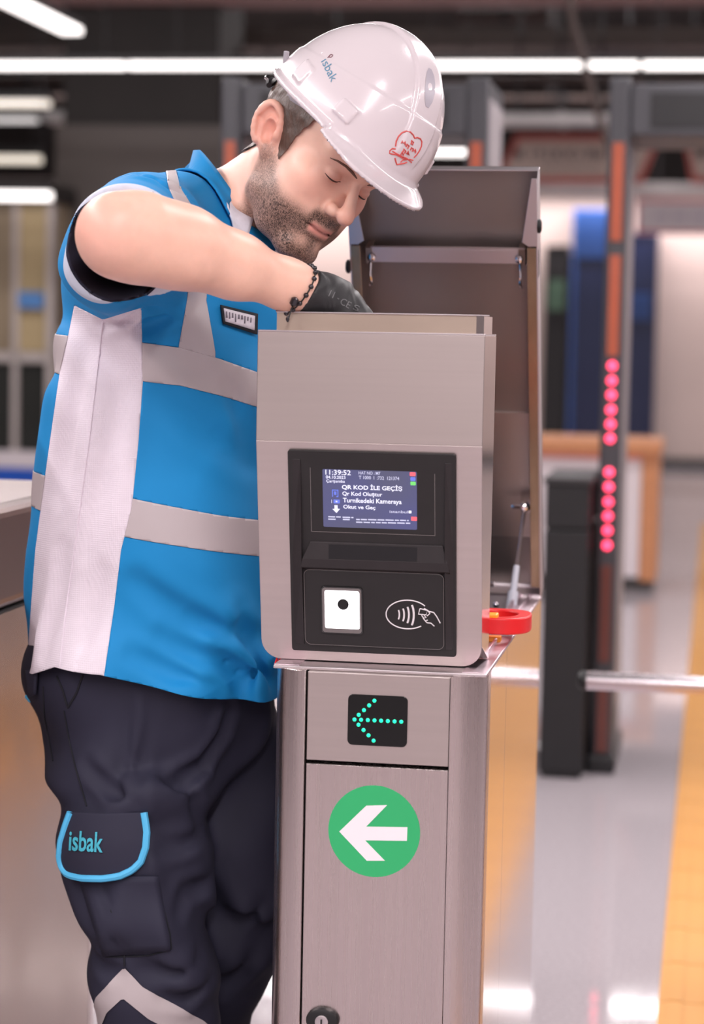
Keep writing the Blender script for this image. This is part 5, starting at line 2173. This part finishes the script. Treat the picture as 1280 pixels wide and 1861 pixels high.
# ---------------------------------------------------------------- glove and bracelet
W0 = P(546, 525, 2.953)
W1 = P(604, 550, 2.977)
KN = P(655, 580, 2.99)
fw = np.array([0.0, 1.0, 0.0])


def glove_sdf(p):
    d = capsule(p, W0, W1, 0.0345, 0.030)
    pd = (KN - W1)
    d = smin(d, capsule(p, W1 + f32(0, -0.012, 0.004), KN + f32(0, -0.026, 0.002), 0.025, 0.0155), 0.02)
    d = smin(d, capsule(p, W1 + f32(0, 0.012, 0), KN + f32(0, 0.026, 0), 0.025, 0.0150), 0.02)
    d = smin(d, capsule(p, W1, KN + f32(0, 0, 0.002), 0.026, 0.016), 0.02)
    for k, (oy, ln) in enumerate(((-0.029, 0.075), (-0.010, 0.083), (0.010, 0.078), (0.028, 0.062))):
        a = KN + np.array([0.0, oy, 0.0])
        b = a + np.array([0.030, oy * 0.12, -0.022]) * (ln / 0.08)
        c = b + np.array([0.012, 0.0, -0.026]) * (ln / 0.08)
        e = c + np.array([0.001, 0.0, -0.018]) * (ln / 0.08)
        fg = chain(p, [a, b, c, e], [0.0112, 0.0104, 0.0097, 0.0088], 0.003)
        d = smin(d, fg, 0.006)
    th = chain(p, [W1 + f32(0.006, -0.022, -0.006), P(632, 592, 2.955), P(652, 622, 2.957), P(664, 645, 2.962)], [0.016, 0.0130, 0.0112, 0.0095], 0.006)
    d = smin(d, th, 0.008)
    ax = (W1 - W0) / np.linalg.norm(W1 - W0)
    d = np.maximum(d, -((p - P(553, 527, 2.955).astype(np.float32)) @ (ax * 0.97 + np.array([0, 0, -0.22])).astype(np.float32)))
    w = (hnoise(p, 40, 6) - 0.5).astype(np.float32)
    return (d + 0.0012 * np.sin(260 * ((p - W0.astype(np.float32)) @ ax.astype(np.float32)) + 12 * w) * 0.8).astype(np.float32)


gv, gq = surface(glove_sdf, W0 + np.array([-0.08, -0.09, -0.16]), KN + np.array([0.12, 0.10, 0.10]), 0.0022)
glove = mesh_np('glove', gv, gq, M_glove, MAN, PB)
glove['label'] = 'black work glove'


def px_text(name, s, sdf, base, dv, uv, off, m, parent, bold=0.0, Y0=2.7, origin=None):
    """writing laid on a curved surface: base point, reading vector and height vector in photo units"""
    v, f = text_polys(s, bold)
    lo, hi = v.min(0), v.max(0)
    q = (v - lo) / (hi - lo)
    pts = np.array(base, float) + q[:, :1] * np.array(dv, float) + q[:, 1:] * np.array(uv, float)
    w = on_surface(sdf, pts, off, Y0)
    return mesh_np(name, w, [list(x) for x in f] if False else f, m, parent, PB if origin is None else origin, smooth=False)


def mesh_poly(name, v, f, m, parent, off):
    me = bpy.data.meshes.new(name)
    me.from_pydata([tuple(x) for x in (np.asarray(v) - off).tolist()], [], f)
    me.update()
    return link(name, me, m, parent)


def px_text(name, s, sdf, base, dv, uv, off, m, parent, bold=0.0, Y0=2.7, origin=None):
    v, f = text_polys(s, bold)
    lo, hi = v.min(0), v.max(0)
    q = (v - lo) / (hi - lo)
    pts = np.array(base, float) + q[:, :1] * np.array(dv, float) + q[:, 1:] * np.array(uv, float)
    return mesh_poly(name, on_surface(sdf, pts, off, Y0), f, m, parent, PB if origin is None else origin)


M_gp = mat('glove_print', lin(104, 102, 104), 0.6, noise=(300, 0.3))
px_text('glove_print', 'CE', glove_sdf, (617, 552), (17, 9), (6, -11), 0.0006, M_gp, glove, 0.0, 2.8)
px_text('glove_print', 'S', glove_sdf, (641, 562), (10, 4), (4, -9), 0.0006, M_gp, glove, 0.0, 2.8)
px_text('glove_print', '11 -', glove_sdf, (597, 538), (18, 9), (5, -11), 0.0006, M_gp, glove, 0.0, 2.8)

# bracelet of dark beads with a hanging cord
fax = (FA[4] - FA[3]) / np.linalg.norm(FA[4] - FA[3])
bc = P(541, 522, 2.952)
e1 = np.cross(fax, np.array([0, 1.0, 0]))
e1 /= np.linalg.norm(e1)
e2 = np.cross(fax, e1)
ringp = []
tilt = 0.30
for k in range(36):
    a = 2 * math.pi * k / 36
    dirv = e1 * math.cos(a) + e2 * math.sin(a)
    o_ = bc + fax * (tilt * 0.034 * (dirv @ np.array([0, 0, 1.0])))
    w = trace(lambda p: np.minimum(arm_r(p), glove_sdf(p)) - 0.0022, (o_ + dirv * 0.07)[None], -dirv[None], 60, 0.2)[0]
    ringp.append(w)
BRC = empty('bracelet_tmp')
bpy.data.objects.remove(BRC, do_unlink=True)
M_bead = mat('bead_gunmetal', lin(70, 66, 70), 0.25, metal=0.8, noise=(60, 0.2))
cord = MB().tube([p - PB for p in ringp], 0.0011, 6, closed=True).build('bracelet_cord', M_rub, MAN, smooth=True)
for k in range(0, 36, 2):
    p = ringp[k]
    t = ringp[(k + 1) % 36] - ringp[k - 1]
    MB().lathe(p - PB, t, [(-0.0032, 0.0012), (-0.002, 0.0030), (0.0, 0.0036), (0.002, 0.0030), (0.0032, 0.0012)], 10).build('bead', M_bead, cord, smooth=True)
low = P(532, 557, 2.915)
MB().lathe(P(535, 548, 2.912) - PB, (P(531, 560, 2.914) - P(535, 548, 2.912)), [(-0.006, 0.002), (-0.004, 0.005), (0.004, 0.0055), (0.007, 0.002)], 12).build('bead', M_bead, cord, smooth=True)
MB().tube([P(532, 557, 2.914) - PB, P(527, 570, 2.908) - PB, P(524, 582, 2.905) - PB], 0.0010, 6).build('hanging_cord', M_rub, cord, smooth=True)
MB().lathe(P(523, 580, 2.905) - PB, (0, 0, -1), [(-0.004, 0.001), (0, 0.0028), (0.004, 0.001)], 10).build('bead', M_bead, cord, smooth=True)
# left glove, out of sight behind the reader head
def glove_l(p):
    ax = (WRL - ELL) / np.linalg.norm(WRL - ELL)
    d = capsule(p, WRL - ax * 0.03, WRL + ax * 0.07, 0.034, 0.036)
    for k in range(4):
        b = WRL + ax * 0.07 + np.array([0, -0.03 + 0.02 * k, 0])
        d = smin(d, chain(p, [b, b + ax * 0.05, b + ax * 0.07 + np.array([0, 0, -0.025])], [0.0110, 0.0100, 0.0090], 0.004), 0.006)
    th = WRL + ax * 0.02 + np.array([0, -0.03, 0])
    return smin(d, chain(p, [th, th + ax * 0.04 + np.array([0, -0.02, 0])], [0.014, 0.010], 0.004), 0.008)


v_, q_ = surface(glove_l, WRL - 0.13, WRL + 0.22, 0.003)
mesh_np('glove', v_, q_, M_glove, MAN, PB)

# ---------------------------------------------------------------- trousers
RL = [P(238, 1320, 3.27), P(247, 1420, 3.245), P(243, 1520, 3.22), P(268, 1660, 3.205), P(278, 1760, 3.205), P(286, 1870, 3.22), P(300, 2080, 3.25), P(300, 2270, 3.29)]
RR_ = [0.122, 0.112, 0.106, 0.092, 0.089, 0.084, 0.080, 0.078]
LL = [P(365, 1330, 3.42), P(415, 1450, 3.38), P(432, 1560, 3.365), P(425, 1660, 3.37), P(392, 1745, 3.40), P(350, 1861, 3.45), P(330, 2080, 3.53), P(330, 2190, 3.57)]
LR_ = [0.122, 0.112, 0.100, 0.088, 0.080, 0.078, 0.074, 0.074]


z_ = lambda x, y: (30 + x / 2.667, 1180 + y / 2.667)
TROU_CR = None


def trou_core(p, folds=True):
    hip = ellip(p, P(262, 1215, 3.32), (0.185, 0.19, 0.135))
    hip = smin(hip, ellip(p, P(300, 1300, 3.34), (0.165, 0.17, 0.10)), 0.05)
    r = chain(p, RL, RR_, 0.03)
    l = chain(p, LL, LR_, 0.03)
    d = smin(smin(hip, r, 0.035), l, 0.02)
    if folds:
        z, x, y = p[:, 2], p[:, 0], p[:, 1]
        w = (hnoise(p * f32(6, 6, 4), 1, 9) - 0.5).astype(np.float32)
        cr = np.exp(-((z - 0.74) / 0.10) ** 2)
        d = d + 0.0090 * cr * np.sin(46 * (z * 0.85 - x * 0.52) + 8 * w)
        kn = np.exp(-((z - 0.52) / 0.09) ** 2)
        d = d + 0.0095 * kn * np.sin(52 * (z * 0.9 + x * 0.45) + 9 * w)
        d = d + 0.0055 * np.sin(20 * (z + 0.7 * x) + 11 * w)
        # pressed crease line down the near leg
        cxr = np.interp(z, np.array([q[2] for q in RL])[::-1], np.array([q[0] for q in RL])[::-1])
        d = d - 0.006 * np.exp(-((x - cxr - 0.035) / 0.014) ** 2) * sstep(0.90, 0.80, z) * sstep(0.40, 0.6, z) * (y < 3.25)
    d = np.maximum(d, 0.055 - p[:, 2]).astype(np.float32)
    if folds and TROU_CR:
        d = creased(p, d, TROU_CR)
    return d


TROU_CR = crease_lines(lambda p: trou_core(p, False), [
    ([z_(*p) for p in ((1040, 300), (1000, 420), (900, 560), (780, 640), (640, 680))], 0.011, 0.012),
    ([z_(*p) for p in ((860, 620), (740, 700), (600, 740), (470, 700))], 0.010, 0.009),
    ([z_(*p) for p in ((340, 560), (420, 650), (520, 720), (600, 730))], 0.010, 0.008),
    ([z_(*p) for p in ((800, 650), (860, 760), (900, 860))], 0.012, 0.008),
    ([z_(*p) for p in ((900, 900), (800, 950), (700, 960))], 0.011, 0.007),
    ([z_(*p) for p in ((920, 1120), (830, 1180), (770, 1300))], 0.012, 0.008),
    ([z_(*p) for p in ((430, 1120), (455, 1250), (490, 1380), (520, 1470))], 0.010, 0.010),
    ([z_(*p) for p in ((880, 1480), (780, 1560), (640, 1560))], 0.012, 0.010),
    ([z_(*p) for p in ((920, 1600), (820, 1690), (720, 1690))], 0.012, 0.009),
    ([z_(*p) for p in ((360, 1500), (430, 1560), (480, 1570))], 0.010, 0.008),
    ([z_(*p) for p in ((600, 190), (590, 350), (560, 560), (530, 770))], 0.010, -0.006),
    ([z_(*p) for p in ((1200, 1220), (1120, 1300), (1000, 1330))], 0.014, 0.010),
    ([z_(*p) for p in ((1180, 1440), (1080, 1560), (980, 1640))], 0.014, 0.010)])
tv, tq = surface(trou_core, (-0.62, 2.98, 0.02), (0.16, 3.76, 1.10), 0.0055)
tt_ = tris_of(tq)
nrm = normals(tv, tt_)


def f_poly(poly, ylim=3.32):
    def f(v):
        return np.where(v[:, 1] < ylim, poly_sd(project(v), poly), -30.0)
    return f


rest = (tv, tt_)
z6 = lambda x, y: (30 + x / 2.667, 1180 + y / 2.667)
chev = [z6(*p) for p in ((372, 1760), (385, 1690), (524, 1540), (610, 1635), (905, 1800), (960, 1850), (900, 1930), (640, 1790), (516, 1690), (440, 1760), (405, 1850), (360, 1870))]
carve('reflective_chevron', f_poly(chev, 3.24), M_refl, 0.0015, 'pale reflective knee chevron')
trou = mesh_np('trousers', rest[0], rest[1], M_trou, MAN, PB)
trou['label'] = 'navy work trousers'


def seam(name, pts, r, m, off=0.0008, Y0=2.8):
    w = on_surface(trou_core, dens_line(pts, 36), off, Y0)
    MB().tube([p - PB for p in w], r, 6).build(name, m, trou, smooth=True)


M_seam = mat('seam_dark', lin(20, 20, 30), 0.8, noise=(50, 0.1))
seam('side_seam', [z6(*p) for p in ((230, 300), (255, 440), (285, 570), (320, 690), (340, 760))], 0.0011, M_seam)
seam('side_seam', [z6(*p) for p in ((128, 180), (135, 330), (165, 480), (176, 540))], 0.0011, M_seam)
seam('side_seam', [z6(*p) for p in ((430, 1130), (455, 1250), (490, 1380), (522, 1460), (524, 1535))], 0.0014, M_seam)
seam('pocket_slit', [z6(*p) for p in ((195, 130), (225, 200), (248, 285), (290, 215), (322, 125))], 0.0016, M_seam)
seam('pocket_seam', [z6(*p) for p in ((690, 1150), (715, 1260), (745, 1380), (752, 1455), (640, 1485), (520, 1490), (430, 1492))], 0.0011, M_seam)
# cargo pocket bag and flap with light blue piping
patch('pocket_bag', trou_core, [z6(300, 1100), z6(690, 1100), z6(748, 1460), z6(420, 1488)], 12, 10, 0.003, 0.003, M_trou, parent=trou)
FP_ = [z6(*p) for p in ((262, 790), (240, 850), (216, 930), (208, 1010), (222, 1060), (250, 1092), (320, 1108), (420, 1110), (500, 1098), (560, 1070), (602, 1030), (626, 960), (632, 880), (618, 790))]
fl_top = [z6(*p) for p in ((262, 790), (340, 792), (430, 795), (520, 793), (618, 790))]


def leg_plain(p):
    return trou_core(p, False)


def flap_mesh(outline, off):
    """cloth flap: outline in photo units; pieces beyond the leg's edge carry on at the leg's side depth"""
    o = np.asarray(outline, float)
    c = np.array([z6(430, 950)])[0]
    rings = [c + (o - c) * s for s in (0.05, 0.25, 0.45, 0.65, 0.82, 0.93, 1.0)]
    pts = np.concatenate(rings)
    w = on_surface(leg_plain, pts, off, 2.8)
    # points that miss the leg hang beside it
    for i, q in enumerate(pts):
        if w[i][1] > 3.225:
            w[i] = P(q[0], q[1], 3.215)
    n = len(o)
    f = [tuple(range(n))[::-1]]
    for r in range(len(rings) - 1):
        for k in range(n):
            f.append((r * n + k, r * n + (k + 1) % n, (r + 1) * n + (k + 1) % n, (r + 1) * n + k))
    return w, f


def dens(pl, n):
    pl = np.asarray(pl, float)
    s = np.r_[0, np.cumsum(np.linalg.norm(np.diff(pl, axis=0), axis=1))]
    t = np.linspace(0, s[-1], n)
    return np.stack([np.interp(t, s, pl[:, 0]), np.interp(t, s, pl[:, 1])], 1)


edge = dens(FP_, 40)
top = dens(fl_top, 14)[::-1]
outl = np.concatenate([edge, top[1:-1]])
fv, ff = flap_mesh(outl, 0.010)
flap = mesh_poly('pocket_flap', fv, ff, M_trou, trou, PB)
flap.data.polygons.foreach_set('use_smooth', [True] * len(flap.data.polygons))
md = flap.modifiers.new('solid', 'SOLIDIFY')
md.thickness = 0.004
md.offset = 0
nE = len(outl)
rim = fv[-nE:][:40]
MB().tube([p - PB + np.array([0, -0.002, 0]) for p in rim], 0.0055, 8).build('flap_piping', M_pipe, trou, smooth=True)
px_text('embroidered_word', 'isbak', leg_plain, z6(252, 976), (62, 4), (2, -37), 0.0140, M_teal, trou, 0.02, 2.8)
# blue edged rear pocket peeping out under the hem
rp_ = [P(*z6(52, 225), 3.29), P(*z6(66, 244), 3.285), P(*z6(88, 232), 3.28), P(*z6(100, 190), 3.275), P(*z6(102, 150), 3.275), P(*z6(100, 110), 3.28)]
MB().tube([p - PB for p in rp_], 0.0045, 8).build('rear_pocket_piping', M_pipe, trou, smooth=True)
patch('rear_pocket_flap', trou_core, [z6(40, 100), z6(100, 100), z6(92, 220), z6(60, 232)], 5, 5, 0.006, 0.004, M_trou, parent=trou)

# ---------------------------------------------------------------- boots
for nm, an, dr in (('r', RL[-1], TF), ('l', LL[-1], TF)):
    f3 = np.array([dr[0], dr[1], 0])
    b0 = np.array([an[0], an[1], 0.0])
    def boot(p, b0=b0, f3=f3):
        d = capsule(p, b0 + np.array([0, 0, 0.16]), b0 + np.array([0, 0, 0.06]) - f3 * 0.01, 0.058, 0.055)
        d = smin(d, capsule(p, b0 - f3 * 0.03 + np.array([0, 0, 0.05]), b0 + f3 * 0.15 + np.array([0, 0, 0.045]), 0.048, 0.050), 0.03)
        return np.maximum(d, -p[:, 2]).astype(np.float32)
    bv, bq = surface(boot, b0 + np.array([-0.3, -0.3, -0.03]), b0 + np.array([0.3, 0.3, 0.25]), 0.006)
    mesh_np('boot', bv, bq, M_boot, MAN, PB)

# ================================================================ HARD HAT
M_helm = mat('helmet_white', lin(222, 210, 214), 0.22, noise=(8, 0.015), coat=0.6, coat_rough=0.05, spec=0.5)
M_strap = mat('strap_grey', lin(176, 170, 176), 0.5, noise=(30, 0.08))
HCX = np.array([0.0, -0.001, 0.083])
AXY = (0.118, 0.137, 0.152)
HAT0 = h2w((0, 0.0, 0.09))
HAT = empty('hard_hat', HAT0, 0)
tag(HAT, 'white safety helmet with blue lettering and a red heart on the man', 'hard hat')


def dome(l):
    q = l.copy()
    q[:, 0] = np.abs(q[:, 0])
    d = ellip(q, HCX, AXY)
    # raised crown band from front to back with a shallow step beside it
    ang = np.arctan2(q[:, 1] - HCX[1], q[:, 2] - HCX[2])
    w = 0.030 - 0.008 * np.abs(np.sin(ang))
    top = sstep(0.0, 0.03, q[:, 2] - HCX[2] - 0.02)
    d = d - 0.0045 * sstep(w + 0.004, w, q[:, 0]) * top
    # side step line
    sz = HCX[2] + 0.060 + 0.25 * (q[:, 1] - HCX[1])
    d = d - 0.0022 * sstep(0.003, -0.003, q[:, 2] - sz)
    return d.astype(np.float32)


def rim_z(l):
    return 0.074 + 0.075 * l[:, 1] - 0.10 * np.maximum(l[:, 1] - 0.12, 0) - 1.6 * np.maximum(np.abs(l[:, 0]) - 0.05, 0) ** 2 * (l[:, 1] > 0.08)


def rbox(e, b, r):
    q = np.abs(e) - (np.asarray(b, np.float32) - r)
    return np.sqrt((np.maximum(q, 0) ** 2).sum(1)) + np.minimum(q.max(1), 0) - r


def helmet_l(l):
    d = dome(l)
    inner = ellip(np.stack([np.abs(l[:, 0]), l[:, 1], l[:, 2]], 1), HCX, (AXY[0] - 0.004, AXY[1] - 0.004, AXY[2] - 0.004))
    rz = rim_z(l)
    sh = np.maximum(d, rz - l[:, 2])
    nx, ny = l[:, 0], l[:, 1] - HCX[1]
    n = np.sqrt((nx / AXY[0]) ** 2 + (ny / AXY[1]) ** 2) + 1e-6
    cosf = ny / np.sqrt(nx ** 2 + ny ** 2 + 1e-9)
    e = 0.0065 + 0.031 * sstep(0.45, 1.0, cosf)
    d2 = (n - 1) * (AXY[0] * (1 - np.abs(cosf)) + AXY[1] * np.abs(cosf)) - e
    bz = rz + 0.002 - 0.45 * np.maximum(d2 + e, 0) * sstep(0.2, 0.9, cosf)
    brim = np.maximum(np.maximum(d2, np.abs(l[:, 2] - bz) - 0.0028), -(n - 0.97) * 0.12)
    h = smin(sh, brim, 0.008)
    # accessory slots and lugs on both sides
    q = l.copy()
    q[:, 0] = np.abs(q[:, 0])
    for (yc, zc, by, bz_) in ((0.079, 0.1135, 0.015, 0.012), (-0.015, 0.107, 0.014, 0.015)):
        xx = HCX[0] + AXY[0] * math.sqrt(max(0.02, 1 - ((yc - HCX[1]) / AXY[1]) ** 2 - ((zc - HCX[2]) / AXY[2]) ** 2))
        nrm = np.array([xx / AXY[0] ** 2, (yc - HCX[1]) / AXY[1] ** 2, (zc - HCX[2]) / AXY[2] ** 2])
        nrm /= np.linalg.norm(nrm)
        t = np.cross([0, 0, 1.0], nrm)
        t /= np.linalg.norm(t)
        u = np.cross(nrm, t)
        fr = np.stack([nrm, t, u], 1).astype(np.float32)
        e_ = (q - np.array([xx, yc, zc], np.float32)) @ fr
        h = smin(h, rbox(e_, (0.0050, by, bz_), 0.002), 0.003)
    lug = rbox(q - f32(0.060, 0.128, 0.098), (0.012, 0.010, 0.006), 0.003)
    # front vent slots in the crown band
    for s in (-1, 1):
        pass
    h = np.maximum(h, -inner)
    return h.astype(np.float32)


def helmet_w(p):
    return helmet_l(w2h(p)) * np.float32(HS)


hvv, hqq = surface(helmet_w, HAT0 - 0.25, HAT0 + 0.25, 0.0024)
shell = mesh_np('shell', hvv, hqq, M_helm, HAT, HAT0)
# crown vent (grey inset on the front of the crown band)
M_vent = mat('vent_grey', lin(176, 168, 178), 0.3, noise=(20, 0.05))
lv = []
for (y_, w_) in ((0.105, 0.004), (0.098, 0.010), (0.088, 0.013), (0.076, 0.0125), (0.066, 0.010), (0.058, 0.004)):
    for s in (-1, 1):
        lv.append((s * w_ * 0.8 + 0.006, y_))
lv = np.array(lv)
o_l = np.stack([lv[:, 0], lv[:, 1], np.full(len(lv), 0.30)], 1)
wv = trace(lambda p: helmet_w(p) - 0.0006, h2w(o_l), np.tile(-HR[:, 2], (len(lv), 1)), 80, 0.4)
mesh_np('vent_inset', wv, [(2 * i, 2 * i + 1, 2 * i + 3, 2 * i + 2) for i in range(5)], M_vent, HAT, HAT0)

# lettering and heart
M_lt = mat('helmet_letter_blue', lin(92, 140, 168), 0.5, noise=(30, 0.05))
M_lr = mat('helmet_letter_plum', lin(130, 86, 96), 0.5, noise=(30, 0.05))
M_hr = mat('helmet_heart_red', lin(214, 88, 84), 0.5, noise=(30, 0.08))
px_text('helmet_word', 'ısbak', helmet_w, (583.5, 112), (18.5, 38), (13, -8.5), 0.0006, M_lt, HAT, 0.0, 2.7, HAT0)


def hline(name, pts, r, m, closed=False):
    w = on_surface(helmet_w, pts, 0.0002, 2.7)
    MB().tube([p - HAT0 for p in w], r, 6, closed=closed).build(name, m, HAT, smooth=True)


zp = lambda x, y: (560 + x / 12.8, 60 + y / 12.8)
hline('pin_mark', [zp(455, 575), zp(490, 545), zp(510, 515), zp(540, 500), zp(572, 508), zp(565, 540), zp(535, 565), zp(490, 560)], 0.0008, M_lr)
zq = lambda x, y: (690 + x / 12.8, 220 + y / 12.8)
hline('heart_outline', [zq(*p) for p in ((372, 590), (390, 470), (440, 360), (520, 275), (620, 235), (720, 255), (790, 330), (815, 400), (880, 385), (950, 410), (985, 480), (975, 580), (930, 690), (860, 790), (800, 850))], 0.0011, M_hr)
hline('heart_outline', [zq(*p) for p in ((360, 860), (380, 940), (405, 1012), (490, 1000), (570, 985), (640, 960))], 0.0011, M_hr)
hline('ribbon_mark', [zq(*p) for p in ((375, 650), (300, 640), (240, 690), (235, 750), (290, 770), (380, 780), (480, 830), (560, 880), (640, 890))], 0.0010, M_hr)
hline('ribbon_mark', [zq(*p) for p in ((300, 700), (400, 760), (520, 820), (640, 870), (720, 940), (745, 968))], 0.0010, M_hr)
hline('ribbon_mark', [zq(*p) for p in ((490, 960), (540, 910), (620, 900), (700, 890), (780, 915))], 0.0009, M_hr)
for pts in (((510, 520), (530, 465), (560, 520), (590, 480), (600, 560)), ((620, 600), (640, 540), (690, 580), (650, 640)), ((735, 540), (750, 450), (790, 500), (770, 550), (735, 520)),
            ((545, 720), (570, 650), (610, 700), (580, 750)), ((640, 770), (660, 700), (690, 800), (630, 740)), ((720, 680), (740, 620), (790, 650), (760, 710)), ((800, 700), (830, 660), (840, 720), (820, 745)), ((500, 780), (520, 720), (560, 790))):
    hline('heart_letter', [zq(*p) for p in pts], 0.0012, M_hr)

# headband, ratchet and strap behind the ear
bandp = []
for a in np.linspace(-118, 118, 41):
    r_ = math.radians(180 - a)
    x = 0.0850 * math.sin(r_)
    y = -0.034 + 0.1105 * math.cos(r_)
    z = 0.094 - 0.052 * (0.5 - 0.5 * math.cos(r_)) ** 1.0
    bandp.append((x, y, z))
vs, fs = [], []
for (x, y, z) in bandp:
    vs += [h2w((x, y, z - 0.010)), h2w((x, y, z + 0.012))]
n = len(bandp)
fs = [(2 * i, 2 * i + 1, 2 * i + 3, 2 * i + 2) for i in range(n - 1)]
o = mesh_np('headband', np.array(vs), fs, M_strap, HAT, HAT0)
md = o.modifiers.new('solid', 'SOLIDIFY')
md.thickness = 0.0022
md.offset = 1
rk = h2w((0.0, -0.148, 0.040)) - HAT0
MB().lathe(rk, HR[:, 1], [(-0.006, 0.012), (-0.004, 0.016), (0.004, 0.017), (0.008, 0.015)], 20).build('ratchet_knob', M_black, HAT, smooth=True)
for s in (-1, 1):
    pts = [h2w((s * x, y, z)) - HAT0 for x, y, z in ((0.052, -0.129, 0.050), (0.060, -0.124, 0.046), (0.067, -0.116, 0.044), (0.073, -0.107, 0.043))]
    MB().tube(pts, [0.004, 0.0065, 0.0065, 0.004], 8).build('ratchet_arm', M_black, HAT, smooth=True)
    MB().lathe(h2w((s * 0.064, -0.122, 0.046)) - HAT0, HR @ np.array([s * 0.55, -0.83, 0]), [(0.003, 0.004), (0.009, 0.004), (0.010, 0.002)], 10).build('ratchet_rivet', M_chrome, HAT, smooth=True)
    for (x, y, z) in ((0.083, 0.0, 0.074), (0.076, -0.085, 0.066)):
        q0 = h2w((s * x, y, z)) - HAT0
        q1 = h2w((s * (x + 0.022), y - (0.01 if y < -0.05 else 0), z + 0.035)) - HAT0
        MB().tube([q0, q1], 0.004, 8).build('band_clip', M_strap, HAT, smooth=True)
